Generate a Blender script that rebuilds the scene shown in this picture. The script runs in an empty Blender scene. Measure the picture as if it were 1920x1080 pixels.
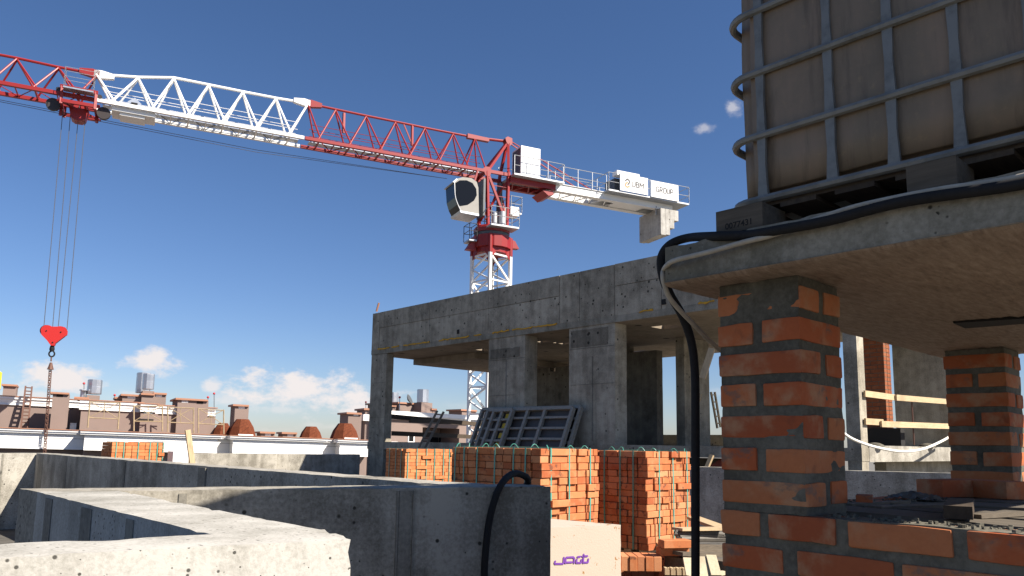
import bpy, bmesh, math, random
from mathutils import Vector, Matrix, noise
random.seed(7)
SC = bpy.context.scene
COL = SC.collection
rad = math.radians
E = 1.15                                   # eye height above the roof deck

# ------------------------------------------------------------------ camera
FPX, PY0 = 1426.0, 640.0                   # focal length and principal row in the 1920x1080 frame
PITCH, ROLL, YAW = rad(7.74), rad(0.852), rad(-43.35)
def _site(x, y, z):
    a = YAW + math.pi / 2
    return Vector((x * math.sin(a) + y * math.cos(a), x * math.sin(YAW) + y * math.cos(YAW), z))
_fw = Vector((0, math.cos(PITCH), math.sin(PITCH))); _up = Vector((0, -math.sin(PITCH), math.cos(PITCH))); _ri = Vector((1, 0, 0))
_c, _s = math.cos(ROLL), math.sin(ROLL)
FW = _site(*_fw); RI = _site(*(_c * _ri + _s * _up)); UP = _site(*(-_s * _ri + _c * _up))
cam = bpy.data.cameras.new('camera'); camo = bpy.data.objects.new('camera', cam); COL.objects.link(camo)
camo.matrix_world = Matrix(((RI.x, UP.x, -FW.x, 0), (RI.y, UP.y, -FW.y, 0), (RI.z, UP.z, -FW.z, E), (0, 0, 0, 1)))
cam.sensor_width = 36.0; cam.lens = 36.0 * FPX / 1920.0; cam.shift_y = (PY0 - 540.0) / 1920.0
cam.clip_start = 0.05; cam.clip_end = 4000
SC.camera = camo

# ------------------------------------------------------------------ light
SUN_EL, SUN_PHI = rad(41.2), rad(67.9)
S = Vector((math.cos(SUN_EL) * math.cos(SUN_PHI), -math.cos(SUN_EL) * math.sin(SUN_PHI), math.sin(SUN_EL)))
sl = bpy.data.lights.new('sun', 'SUN'); sl.energy = 5.0; sl.angle = rad(0.53); sl.color = (1.0, 0.93, 0.83)
so = bpy.data.objects.new('sun', sl); COL.objects.link(so); so.rotation_euler = S.to_track_quat('Z', 'Y').to_euler(); so.location = S * 60
SC.view_settings.view_transform = 'Standard'; SC.view_settings.look = 'None'
SC.view_settings.gamma = 1.0; SC.view_settings.use_curve_mapping = False
SC.view_settings.exposure = 1.05
SC.cycles.use_denoising = True
SC.cycles.max_bounces = 5; SC.cycles.diffuse_bounces = 2; SC.cycles.glossy_bounces = 3
SKY_STRENGTH = 0.052

def ray(u, v):
    return (u - 960.0) / FPX * RI - (v - PY0) / FPX * UP + FW
def _on(u, v, ax, val):
    r = ray(u, v); p = r * (val / r[ax]); return Vector((p.x, p.y, p.z + E))
def onX(u, v, x): return _on(u, v, 0, x)
def onY(u, v, y): return _on(u, v, 1, y)
def onZ(u, v, z): return _on(u, v, 2, z - E)
def atd(u, v, d):
    p = ray(u, v) * d; return Vector((p.x, p.y, p.z + E))

def world():
    w = bpy.data.worlds.new('World'); SC.world = w; w.use_nodes = True
    nt = w.node_tree; nt.nodes.clear(); N = nt.nodes; L = nt.links
    out = N.new('ShaderNodeOutputWorld'); bg = N.new('ShaderNodeBackground'); bg.inputs['Strength'].default_value = SKY_STRENGTH
    sky = N.new('ShaderNodeTexSky'); sky.sky_type = 'NISHITA'; sky.sun_disc = False
    sky.sun_elevation = SUN_EL; sky.sun_rotation = math.atan2(S.x, S.y)
    sky.altitude = 200; sky.air_density = 1.0; sky.dust_density = 0.4; sky.ozone_density = 3.0
    tc = N.new('ShaderNodeTexCoord')
    def math_(op, a, b=None, clamp=False):
        n = N.new('ShaderNodeMath'); n.operation = op; n.use_clamp = clamp
        for i, x in enumerate((a, b)):
            if x is None: continue
            if isinstance(x, (int, float)): n.inputs[i].default_value = x
            else: L.new(x, n.inputs[i])
        return n.outputs[0]
    def dot(vec):
        n = N.new('ShaderNodeVectorMath'); n.operation = 'DOT_PRODUCT'; L.new(tc.outputs['Generated'], n.inputs[0]); n.inputs[1].default_value = vec
        return n.outputs['Value']
    nz = N.new('ShaderNodeTexNoise'); nz.inputs['Scale'].default_value = 26; nz.inputs['Detail'].default_value = 8; nz.inputs['Roughness'].default_value = 0.62
    mp = N.new('ShaderNodeMapping'); mp.inputs['Scale'].default_value = (1, 1, 1.7); L.new(tc.outputs['Generated'], mp.inputs['Vector']); L.new(mp.outputs[0], nz.inputs['Vector'])
    nv = math_('MULTIPLY', math_('SUBTRACT', nz.outputs['Fac'], 0.5), 3.4)
    total = None
    # centre pixel, half width, half height, density: fair weather cumulus low over the roofs, two wisps higher up
    for (u, v, a, b, k) in ((568, 728, 125, 36, 1.), (640, 748, 105, 34, 1.), (690, 772, 85, 22, .95), (278, 681, 40, 24, .9), (118, 709, 50, 24, .95), (60, 745, 40, 14, .6), (398, 722, 18, 15, .7),
                            (243, 742, 26, 12, .6), (425, 750, 36, 13, .55), (525, 768, 60, 9, .45), (640, 800, 80, 9, .35), (500, 806, 60, 7, .3), (1322, 241, 22, 12, .45), (1372, 203, 12, 14, .5), (880, 760, 60, 10, .25), (1345, 735, 30, 8, .25)):
        c = ray(u, v).normalized(); e1 = c.cross(Vector((0, 0, 1))).normalized(); e2 = e1.cross(c)
        x = math_('MULTIPLY', dot(e1), FPX / a); y = math_('MULTIPLY', dot(e2), FPX / b)
        r = math_('SQRT', math_('ADD', math_('MULTIPLY', x, x), math_('MULTIPLY', y, y)))
        f = math_('ADD', math_('SUBTRACT', 1.2, r), nv)
        front = math_('GREATER_THAN', dot(c), 0.5)
        m = math_('MULTIPLY', math_('MULTIPLY', math_('MULTIPLY', f, 1.1, True), k), front)
        total = m if total is None else math_('MAXIMUM', total, m)
    sm = N.new('ShaderNodeMapRange'); sm.interpolation_type = 'SMOOTHSTEP'; L.new(total, sm.inputs['Value'])
    hs = N.new('ShaderNodeHueSaturation'); hs.inputs['Saturation'].default_value = 1.10
    tn = N.new('ShaderNodeMix'); tn.data_type = 'RGBA'; tn.blend_type = 'MULTIPLY'; tn.inputs[0].default_value = 1.0; tn.inputs[7].default_value = (.93, .945, 1.07, 1)
    L.new(sky.outputs[0], tn.inputs[6]); L.new(tn.outputs[2], hs.inputs['Color'])
    sx = N.new('ShaderNodeSeparateXYZ'); L.new(tc.outputs['Generated'], sx.inputs[0])      # cooler, paler air towards the horizon
    lo = N.new('ShaderNodeMapRange'); L.new(sx.outputs[2], lo.inputs[0]); lo.inputs[1].default_value = .42; lo.inputs[2].default_value = 0.0
    hz = N.new('ShaderNodeMix'); hz.data_type = 'RGBA'; hz.blend_type = 'MULTIPLY'; L.new(lo.outputs[0], hz.inputs[0]); L.new(hs.outputs[0], hz.inputs[6]); hz.inputs[7].default_value = (1.0, 1.0, 1.06, 1)
    mx = N.new('ShaderNodeMix'); mx.data_type = 'RGBA'; L.new(sm.outputs[0], mx.inputs[0]); L.new(hz.outputs[2], mx.inputs[6])
    mx.inputs[7].default_value = (8.4, 7.9, 7.8, 1)
    L.new(mx.outputs[2], bg.inputs['Color']); L.new(bg.outputs[0], out.inputs[0])
world()

# ------------------------------------------------------------------ materials
class NB:
    def __init__(s, name):
        s.m = bpy.data.materials.new(name); s.m.use_nodes = True; s.nt = s.m.node_tree; s.N = s.nt.nodes; s.L = s.nt.links
        s.b = s.N['Principled BSDF']
    def new(s, t): return s.N.new(t)
    def pos(s, scale=(1, 1, 1), obj=False):
        if obj:
            g = s.new('ShaderNodeTexCoord'); o = g.outputs['Object']
        else:
            g = s.new('ShaderNodeNewGeometry'); o = g.outputs['Position']
        m = s.new('ShaderNodeMapping'); m.inputs['Scale'].default_value = scale; s.L.new(o, m.inputs['Vector'])
        if obj:
            oi = s.new('ShaderNodeObjectInfo'); k = s.new('ShaderNodeMath'); k.operation = 'MULTIPLY'; k.inputs[1].default_value = 37.0
            s.L.new(oi.outputs['Random'], k.inputs[0]); cb = s.new('ShaderNodeCombineXYZ')
            for i in range(3): s.L.new(k.outputs[0], cb.inputs[i])
            s.L.new(cb.outputs[0], m.inputs['Location'])
        return m.outputs[0]
    def noise(s, vec, scale, detail=5, rough=.55):
        n = s.new('ShaderNodeTexNoise'); n.inputs['Scale'].default_value = scale; n.inputs['Detail'].default_value = detail; n.inputs['Roughness'].default_value = rough
        s.L.new(vec, n.inputs['Vector']); return n.outputs['Fac']
    def ramp(s, fac, stops):
        r = s.new('ShaderNodeValToRGB'); e = r.color_ramp.elements
        while len(e) > 1: e.remove(e[0])
        for i, (p, c) in enumerate(stops):
            if i == 0: e[0].position = p; x = e[0]
            else: x = e.new(p)
            x.color = (*c, 1) if len(c) == 3 else c
        s.L.new(fac, r.inputs[0]); return r.outputs[0]
    def rng(s, fac, a, b, c=0., d=1.):
        n = s.new('ShaderNodeMapRange'); n.interpolation_type = 'SMOOTHSTEP'
        for i, x in ((1, a), (2, b), (3, c), (4, d)): n.inputs[i].default_value = x
        s.L.new(fac, n.inputs[0]); return n.outputs[0]
    def mix(s, fac, a, b, mode='MIX'):
        n = s.new('ShaderNodeMix'); n.data_type = 'RGBA'; n.blend_type = mode
        for i, x in ((0, fac), (6, a), (7, b)):
            if isinstance(x, (int, float)): n.inputs[i].default_value = x
            elif isinstance(x, tuple): n.inputs[i].default_value = (*x, 1)
            else: s.L.new(x, n.inputs[i])
        return n.outputs[2]
    def mth(s, op, a, b=None, clamp=False):
        n = s.new('ShaderNodeMath'); n.operation = op; n.use_clamp = clamp
        for i, x in enumerate((a, b)):
            if x is None: continue
            if isinstance(x, (int, float)): n.inputs[i].default_value = x
            else: s.L.new(x, n.inputs[i])
        return n.outputs[0]
    def rand(s):
        return s.new('ShaderNodeObjectInfo').outputs['Random']
    def set(s, col=None, rough=.8, metal=0., bump=None, bs=.3, bd=.01, spec=.5):
        b = s.b
        if col is not None:
            if isinstance(col, tuple): b.inputs['Base Color'].default_value = (*col, 1)
            else: s.L.new(col, b.inputs['Base Color'])
        if isinstance(rough, (int, float)): b.inputs['Roughness'].default_value = rough
        else: s.L.new(rough, b.inputs['Roughness'])
        b.inputs['Metallic'].default_value = metal; b.inputs['Specular IOR Level'].default_value = spec
        if bump is not None:
            n = s.new('ShaderNodeBump'); n.inputs['Strength'].default_value = bs; n.inputs['Distance'].default_value = bd
            s.L.new(bump, n.inputs['Height']); s.L.new(n.outputs[0], b.inputs['Normal'])
        return s.m

def mat_concrete(name, lo=(.20, .195, .185), hi=(.40, .385, .36), stain=.5, pit=10., tint=(.30, .24, .17), tintk=0., streak=True, bump=.35, fine=1.0, pitk=1.0, pp=7.0):
    n = NB(name); p = n.pos()
    big = n.noise(p, 1.1, 6, .6); mid = n.noise(p, 5.5, 8, .62); fin = n.noise(p, 60 * fine, 4, .7)
    st = n.noise(n.pos((4.5, 4.5, .35)), 1.6, 5, .6)
    f = n.mth('ADD', n.mth('MULTIPLY', big, .45), n.mth('MULTIPLY', mid, .3))
    f = n.mth('ADD', f, n.mth('MULTIPLY', st if streak else mid, .25))
    f = n.mth('ADD', f, n.mth('MULTIPLY', n.mth('SUBTRACT', fin, .5), .34))
    c = n.ramp(f, [(.40, lo), (.5, tuple((a + b) / 2 for a, b in zip(lo, hi))), (.59, hi)])
    # darker damp patches
    wet = n.rng(n.noise(n.pos((1, 1, .7)), 1.9, 9, .68), .56, .72)
    c = n.mix(n.mth('MULTIPLY', wet, stain), c, tuple(x * .42 for x in lo))
    if tintk: c = n.mix(tintk, c, tint, 'MIX')
    # bug holes
    v = n.new('ShaderNodeTexVoronoi'); v.inputs['Scale'].default_value = pit; n.L.new(p, v.inputs['Vector'])
    sep = n.new('ShaderNodeSeparateColor'); n.L.new(v.outputs['Color'], sep.inputs[0])
    rr = n.mth('MULTIPLY', n.mth('POWER', sep.outputs[0], pp), .42 * pitk)
    hole = n.mth('MULTIPLY', n.mth('SUBTRACT', n.mth('DIVIDE', v.outputs['Distance'], n.mth('ADD', rr, .0001)), .6), 2.5, True)
    c = n.mix(hole, tuple(x * .3 for x in lo), c)
    h = n.mth('ADD', n.mth('MULTIPLY', fin, .25), n.mth('MULTIPLY', mid, .5)); h = n.mth('ADD', h, n.mth('MULTIPLY', hole, .35))
    return n.set(c, .92, 0, h, bump, .008, .25)

def mat_brick(name, cols, dust=.35, patch=(.50, .30, .16), soot=.25, smear=0., bump=.3, scale=1.):
    n = NB(name); p = n.pos(obj=True); r = n.rand()
    k = len(cols)
    base = n.ramp(r, [(i / max(1, k - 1), c) for i, c in enumerate(cols)])
    a = n.noise(p, 9 * scale, 5, .6); b = n.noise(p, 70 * scale, 3, .7)
    c = n.mix(n.mth('MULTIPLY', n.rng(a, .45, .7), dust), base, patch)
    d = n.noise(p, 14 * scale, 3, .5); c = n.mix(n.mth('MULTIPLY', n.rng(d, .6, .7), soot), c, (.05, .035, .03))
    c = n.mix(n.mth('MULTIPLY', n.mth('SUBTRACT', b, .35, True), .5), c, tuple(x * .55 for x in cols[0]))
    if smear:
        e = n.noise(n.pos((1, 1, 1.6)), 7, 7, .66); c = n.mix(n.mth('MULTIPLY', n.rng(e, .58, .66), smear), c, (.115, .108, .09))
    h = n.mth('ADD', n.mth('MULTIPLY', b, .5), a)
    return n.set(c, .9, 0, h, bump, .004, .25)

def mat_paint(name, col, rough=.45, wear=(.2, .1, .06), wk=.25, metal=0.):
    n = NB(name); p = n.pos(); a = n.noise(p, 2.5, 6, .6); b = n.noise(p, 14, 6, .7)
    c = n.mix(n.mth('MULTIPLY', n.rng(a, .4, .75), .25), col, tuple(x * .72 for x in col))
    c = n.mix(n.mth('MULTIPLY', n.rng(b, .62, .74), wk), c, wear)
    return n.set(c, rough, metal, b, .08, .004)
def mat_metal(name, col, rough=.45, metal=.7, spot=.3):
    n = NB(name); p = n.pos(); a = n.noise(p, 16, 6, .65); b = n.noise(p, 2.2, 4)
    c = n.mix(n.mth('MULTIPLY', n.rng(a, .42, .7), spot), col, tuple(x * .45 for x in col))
    r = n.mth('ADD', n.mth('MULTIPLY', b, .25), rough - .1)
    return n.set(c, r, metal, a, .1, .003)
def mat_wood(name, a=(.42, .30, .17), b=(.58, .44, .27), axis=0, rough=.85):
    n = NB(name); sc = [14, 14, 14]; sc[axis] = .9
    p = n.pos(tuple(sc), obj=True); g = n.noise(p, 4, 6, .7); q = n.noise(n.pos(obj=True), 3, 4); r = n.rand()
    c = n.ramp(g, [(.3, a), (.7, b)]); c = n.mix(n.mth('MULTIPLY', n.rng(q, .5, .75), .45), c, tuple(x * .45 for x in a))
    c = n.mix(n.mth('MULTIPLY', r, .35), c, tuple(x * .6 for x in a))
    return n.set(c, rough, 0, g, .3, .003, .3)
def mat_plain(name, col, rough=.6, metal=0., k=.25, sc=20, spec=.5):
    n = NB(name); p = n.pos(); a = n.noise(p, sc, 5, .6)
    return n.set(n.mix(n.mth('MULTIPLY', n.rng(a, .4, .7), k), col, tuple(x * .55 for x in col)), rough, metal, a, .1, .003, spec)

M = {}
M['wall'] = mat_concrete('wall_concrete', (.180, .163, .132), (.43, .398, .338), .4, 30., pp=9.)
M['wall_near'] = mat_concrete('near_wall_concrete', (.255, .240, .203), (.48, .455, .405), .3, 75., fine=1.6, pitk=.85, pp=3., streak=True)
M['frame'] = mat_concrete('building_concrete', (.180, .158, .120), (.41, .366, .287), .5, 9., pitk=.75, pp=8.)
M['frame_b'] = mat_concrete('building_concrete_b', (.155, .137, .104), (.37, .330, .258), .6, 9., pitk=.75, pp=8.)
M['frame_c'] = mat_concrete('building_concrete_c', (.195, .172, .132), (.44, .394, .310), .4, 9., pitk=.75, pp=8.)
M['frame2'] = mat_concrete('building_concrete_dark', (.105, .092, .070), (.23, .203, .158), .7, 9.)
M['soffit'] = mat_concrete('soffit_concrete', (.17, .145, .115), (.31, .265, .215), .35, 3., (.33, .24, .15), .25)
M['slab'] = mat_concrete('slab_concrete', (.14, .130, .10), (.32, .298, .245), .6, 60., (.30, .25, .17), .1, pp=6.)
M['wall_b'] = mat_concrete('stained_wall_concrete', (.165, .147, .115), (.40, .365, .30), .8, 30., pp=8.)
M['seam'] = mat_concrete('joint_concrete', (.13, .118, .095), (.27, .248, .205), .4, 9.)
M['deck'] = mat_concrete('deck_concrete', (.06, .055, .047), (.12, .11, .095), .5, 6., streak=False)
M['ballast'] = mat_concrete('ballast_concrete', (.30, .28, .25), (.48, .46, .42), .2, 3.)
M['mortar'] = mat_concrete('mortar', (.075, .067, .050), (.155, .141, .108), .5, 30., bump=.9, streak=False, pitk=0.)
M['brick_near'] = mat_brick('fired_brick', [(.39, .095, .034), (.45, .13, .046), (.33, .08, .030), (.42, .15, .06), (.47, .165, .066)], .8, (.42, .24, .13), .3, .6)
M['brick'] = mat_brick('new_brick', [(.45, .13, .045), (.53, .19, .072), (.34, .085, .03), (.58, .26, .12), (.49, .155, .055), (.56, .22, .09), (.40, .11, .04)], .4, (.58, .30, .15), .6)
M['brick_far'] = mat_brick('far_brick', [(.50, .17, .06), (.58, .23, .09), (.47, .14, .05)], .3, (.60, .32, .15), .2)
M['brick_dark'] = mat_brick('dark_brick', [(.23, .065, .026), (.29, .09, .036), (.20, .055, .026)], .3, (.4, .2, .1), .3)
M['red'] = mat_paint('red_paint', (.25, .010, .009), .45, (.10, .02, .015), .2)
M['redhook'] = mat_paint('hook_red_paint', (.44, .016, .012), .4, (.3, .05, .03), .3)
M['white'] = mat_paint('white_paint', (.78, .77, .74), .45, (.45, .38, .30), .15)
M['signwhite'] = mat_paint('sign_white', (.82, .81, .79), .4, (.6, .58, .55), .08)
M['grey'] = mat_metal('galvanised', (.42, .43, .44), .5, .55)
M['cage'] = mat_metal('cage_tube', (.20, .20, .185), .5, .2, .6)
M['greydark'] = mat_metal('dark_steel', (.11, .115, .12), .55, .4)
M['black'] = mat_plain('black_rubber', (.017, .016, .016), .8, 0, .5, 60, .25)
M['tyre'] = mat_plain('black_steel', (.03, .022, .02), .5)
M['rope'] = mat_metal('wire_rope', (.10, .10, .11), .5, .3)
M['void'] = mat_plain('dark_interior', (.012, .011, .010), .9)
M['orange'] = mat_plain('orange_print', (.75, .20, .06), .5, 0, .05)
M['greyprint'] = mat_plain('grey_print', (.035, .03, .028), .5, 0, .05)
M['purple'] = mat_plain('purple_print', (.17, .045, .33), .6, 0, .35, 60)
M['strap'] = mat_plain('green_strap', (.075, .30, .235), .4, 0, .3)
M['foam'] = None
M['wood'] = mat_wood('pale_timber'); M['woodx'] = M['wood']
M['woody'] = mat_wood('pale_timber_y', axis=1); M['woodz'] = mat_wood('pale_timber_z', axis=2)
M['woodgrey'] = mat_wood('weathered_timber', (.075, .062, .046), (.15, .125, .095), 1)
M['woodgreyx'] = mat_wood('weathered_timber_x', (.10, .08, .058), (.20, .162, .118), 0)
M['wooddark'] = mat_wood('dark_timber', (.05, .035, .025), (.10, .075, .05), 0)
M['wooddark2'] = mat_wood('brown_block_timber', (.05, .034, .022), (.10, .07, .045), 0)
M['hollow_shade'] = mat_plain('dark_fill', (.022, .019, .016), .95)  # near-black colour standing in for shade in the plinth hollow
M['ladderwood'] = mat_wood('grey_ladder_timber', (.16, .13, .10), (.28, .235, .18), 2)
M['taupe'] = mat_plain('taupe_render', (.235, .175, .150), .9, 0, .12, 1.2, .2)
M['stucco'] = mat_plain('white_stucco', (.80, .78, .75), .85, 0, .06, 1.5, .2)
M['coping'] = mat_plain('copper_coping', (.36, .175, .105), .6, 0, .2)
M['shingle'] = None
M['zinc'] = mat_metal('zinc_sheet', (.50, .52, .55), .38, .85, .15)
M['glass'] = mat_plain('dark_glass', (.008, .009, .011), .05, 0, .1, 20, .22)
M['cabwhite'] = mat_paint('cab_paint', (.33, .31, .27), .25)
M['whitehose'] = mat_plain('dusty_white_hose', (.42, .37, .29), .75, 0, .4, 30)
M['ropewhite'] = mat_plain('white_rope', (.78, .74, .66), .8, 0, .1)
M['chain'] = mat_plain('rusty_chain', (.13, .06, .04), .7, .2, .4, 30)
M['yellow'] = mat_plain('yellow_foam', (.62, .33, .03), .8, 0, .35, 14)
M['yellowp'] = mat_plain('yellow_panel', (.55, .38, .03), .5, 0, .3, 20)
M['vest'] = mat_plain('yellow_cloth', (.80, .68, .03), .8, 0, .15, 12)
M['bluehat'] = mat_plain('blue_plastic', (.05, .09, .33), .35, 0, .1)
M['skin'] = mat_plain('skin', (.45, .26, .18), .6, 0, .1)
M['trousers'] = mat_plain('dark_cloth', (.04, .05, .08), .85, 0, .2)
M['redball'] = mat_plain('red_ball', (.42, .02, .03), .5, 0, .1)
M['rust'] = mat_plain('rusty_pipe', (.36, .27, .16), .7, .1, .6, 6)
M['ply'] = mat_plain('form_plywood', (.05, .047, .045), .6, 0, .4, 6)
M['steelform'] = mat_metal('form_steel', (.26, .24, .20), .6, .1, .5)
M['mesh_wire'] = mat_metal('wire_mesh', (.15, .135, .115), .6, .3, .4)
M['plastic'] = mat_plain('crumpled_film', (.10, .095, .08), .6, 0, .5, 18)
M['roofred'] = mat_plain('red_roof_sheet', (.30, .04, .03), .5, 0, .3, 4)
def _foam():
    n = NB('cream_block'); p = n.pos(); a = n.noise(p, 3, 4); b = n.noise(p, 90, 3, .6); d = n.noise(p, 11, 7, .7)
    c = n.mix(n.mth('MULTIPLY', a, .3), (.50, .415, .335), (.45, .35, .265)); c = n.mix(n.rng(d, .615, .64), c, (.30, .15, .05))
    return n.set(c, .85, 0, n.mth('SUBTRACT', b, n.rng(d, .64, .7)), .25, .006, .2)
M['foam'] = _foam()
def _shingle():
    n = NB('rust_shingles'); p = n.pos(); a = n.noise(p, 3, 4); br = n.new('ShaderNodeTexBrick'); br.inputs['Scale'].default_value = 3.2
    br.inputs['Color1'].default_value = (.125, .034, .014, 1); br.inputs['Color2'].default_value = (.155, .045, .019, 1); br.inputs['Mortar'].default_value = (.07, .02, .009, 1)
    n.L.new(n.pos(), br.inputs['Vector']); c = n.mix(n.rng(n.noise(p, 9, 5, .7), .4, .7), br.outputs[0], (.11, .03, .013))
    return n.set(c, .9, 0, a, .2, .01, .2)
M['shingle'] = _shingle()
def _tank():
    n = NB('tank_plastic'); p = n.pos(); a = n.noise(n.pos((3, 3, .5)), 2, 6, .6); b = n.noise(p, 3.2, 6, .65); d = n.noise(p, 35, 4, .7)
    c = n.mix(n.rng(a, .35, .7), (.25, .182, .125), (.175, .138, .095)); c = n.mix(n.mth('MULTIPLY', n.rng(b, .45, .7), .5), c, (.125, .105, .072))
    c = n.mix(n.mth('MULTIPLY', n.rng(d, .55, .72), .5), c, (.27, .20, .12)); g = n.noise(n.pos((7, 7, .8)), 3, 7, .7); c = n.mix(n.mth('MULTIPLY', n.rng(g, .5, .68), .55), c, (.09, .072, .052))
    return n.set(c, .5, 0, b, .12, .02, .35)
M['tank'] = _tank()
def _soff2():
    n = NB('slab_soffit'); p = n.pos((2.2, 11, 1)); a = n.noise(p, 7, 6, .7); w = n.noise(n.pos((6, 1.3, 1)), 14, 4, .75); b = n.noise(n.pos(), 2.2, 5)
    c = n.ramp(n.mth('ADD', n.mth('MULTIPLY', a, .75), n.mth('MULTIPLY', b, .25)), [(.36, (.22, .158, .113)), (.5, (.33, .245, .18)), (.64, (.43, .33, .25))])
    return n.set(c, .75, 0, w, .7, .012, .3)
M['slabsoffit'] = _soff2()

# ------------------------------------------------------------------ mesh helpers
def textmesh(name, body, size, ext, mat, mw, parent, sp=1.0):
    cu = bpy.data.curves.new(name, 'FONT'); cu.body = body; cu.size = size; cu.extrude = ext; cu.align_x = 'CENTER'; cu.align_y = 'CENTER'; cu.space_character = sp; cu.offset = .010 * size
    f = bpy.data.objects.new('tmp', cu); COL.objects.link(f); bpy.context.view_layer.update()
    me = bpy.data.meshes.new_from_object(f.evaluated_get(bpy.context.evaluated_depsgraph_get())); me.name = name
    bpy.data.objects.remove(f); bpy.data.curves.remove(cu); me.materials.clear(); me.transform(mw)
    return link(name, me, mat, parent)
class MB:
    def __init__(s): s.v = []; s.f = []; s.sm = []
    def add(s, vs, fs, smooth=False):
        o = len(s.v); s.v += [tuple(x) for x in vs]; s.f += [tuple(i + o for i in f) for f in fs]; s.sm += [smooth] * len(fs); return s
    def box(s, a, b):
        (x0, y0, z0), (x1, y1, z1) = a, b
        if x0 > x1: x0, x1 = x1, x0
        if y0 > y1: y0, y1 = y1, y0
        if z0 > z1: z0, z1 = z1, z0
        return s.hexa([(x0, y0), (x1, y0), (x1, y1), (x0, y1)], z0, z1)
    def hexa(s, q, z0, z1):
        vs = [(x, y, z0) for x, y in q] + [(x, y, z1) for x, y in q]; n = len(q)
        fs = [tuple(range(n - 1, -1, -1)), tuple(range(n, 2 * n))] + [(i, (i + 1) % n, n + (i + 1) % n, n + i) for i in range(n)]
        return s.add(vs, fs)
    def prism(s, pts, ext):                # planar 3D loop extruded by vector ext
        n = len(pts); ext = Vector(ext); P = [Vector(p) for p in pts]
        return s.add(P + [p + ext for p in P], [tuple(range(n - 1, -1, -1)), tuple(range(n, 2 * n))] + [(i, (i + 1) % n, n + (i + 1) % n, n + i) for i in range(n)])
    def bar(s, a, b, w, h=None, up=(0, 0, 1)):
        a, b = Vector(a), Vector(b); h = h or w; d = (b - a).normalized(); up = Vector(up)
        if abs(d.dot(up)) > .98: up = Vector((1, 0, 0))
        x = d.cross(up).normalized() * w / 2; y = x.cross(d).normalized() * h / 2
        return s.add([a - x - y, a + x - y, a + x + y, a - x + y, b - x - y, b + x - y, b + x + y, b - x + y],
                     [(3, 2, 1, 0), (4, 5, 6, 7), (0, 1, 5, 4), (1, 2, 6, 5), (2, 3, 7, 6), (3, 0, 4, 7)])
    def tube(s, pts, r, n=6, r1=None, smooth=True):
        P = [Vector(p) for p in pts]; k = len(P); vs = []; fs = []; ref = None
        for i, p in enumerate(P):
            d = (P[min(i + 1, k - 1)] - P[max(i - 1, 0)]).normalized()
            if ref is None:
                ref = Vector((0, 0, 1)) if abs(d.z) < .9 else Vector((1, 0, 0))
            x = (ref - d * ref.dot(d)).normalized(); ref = x; y = d.cross(x)
            rr = (r[i] if isinstance(r, (list, tuple)) else (r if r1 is None else r + (r1 - r) * i / (k - 1)))
            vs += [p + (x * math.cos(t) + y * math.sin(t)) * rr for t in (2 * math.pi * j / n for j in range(n))]
        for i in range(k - 1):
            fs += [(i * n + j, i * n + (j + 1) % n, (i + 1) * n + (j + 1) % n, (i + 1) * n + j) for j in range(n)]
        s.add(vs, fs, smooth); o = len(s.v) - len(vs)
        s.f += [tuple(o + j for j in range(n - 1, -1, -1)), tuple(o + (k - 1) * n + j for j in range(n))]; s.sm += [False, False]
        return s
    def lathe(s, c, prof, n=16, ax=None, smooth=True):   # prof: (radius, height) pairs, axis z or given frame
        c = Vector(c); Z = Vector(ax or (0, 0, 1)).normalized(); X = Vector((1, 0, 0)) if abs(Z.z) > .9 else Vector((0, 0, 1)).cross(Z).normalized(); Y = Z.cross(X)
        vs = []; fs = []
        for r, h in prof: vs += [c + Z * h + (X * math.cos(t) + Y * math.sin(t)) * r for t in (2 * math.pi * (j + .5) / n for j in range(n))]
        for i in range(len(prof) - 1): fs += [(i * n + j, i * n + (j + 1) % n, (i + 1) * n + (j + 1) % n, (i + 1) * n + j) for j in range(n)]
        s.add(vs, fs, smooth); o = len(s.v) - len(vs)
        s.f += [tuple(o + j for j in range(n - 1, -1, -1)), tuple(o + (len(prof) - 1) * n + j for j in range(n))]; s.sm += [False, False]
        return s
    def ribbon(s, pts, nrm, w, t):         # flat strap following pts, width direction = nrm x tangent
        P = [Vector(p) for p in pts]
        for a, b in zip(P[:-1], P[1:]): s.bar(a, b, w, t, nrm)
        return s
    def mesh(s, name):
        me = bpy.data.meshes.new(name); me.from_pydata(s.v, [], s.f)
        for p, q in zip(me.polygons, s.sm): p.use_smooth = q
        if any(s.sm): me.set_sharp_from_angle(angle=rad(38))
        return me
    def build(s, name, mat, parent=None, label=None):
        o = link(name, s.mesh(name), mat, parent)
        if label: o['label'] = label
        return o
def link(name, me, mat, parent=None):
    if mat is not None:
        m = M[mat] if isinstance(mat, str) else mat
        if not me.materials: me.materials.append(m)
    o = bpy.data.objects.new(name, me); COL.objects.link(o)
    if parent is not None:
        o.parent = parent; o.matrix_parent_inverse = Matrix.Translation(-Vector(parent.location))
    return o
def tag(o, label, cat, group=None):
    o['label'] = label; o['category'] = cat
    if group: o['group'] = group
    return o
def thing(name, loc, label, cat, group=None):
    o = bpy.data.objects.new(name, None); COL.objects.link(o); o.location = loc; o.empty_display_size = .2
    return tag(o, label, cat, group)
def struct(o): o['kind'] = 'structure'; return o
def curve(pts, n=8):                       # Catmull-Rom through pts
    P = [Vector(p) for p in pts]; P = [2 * P[0] - P[1]] + P + [2 * P[-1] - P[-2]]; out = []
    for i in range(1, len(P) - 2):
        a, b, c, d = P[i - 1:i + 3]
        for k in range(n):
            t = k / n; out.append(.5 * ((2 * b) + (c - a) * t + (2 * a - 5 * b + 4 * c - d) * t * t + (3 * b - a - 3 * c + d) * t ** 3))
    out.append(P[-2]); return out
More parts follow.
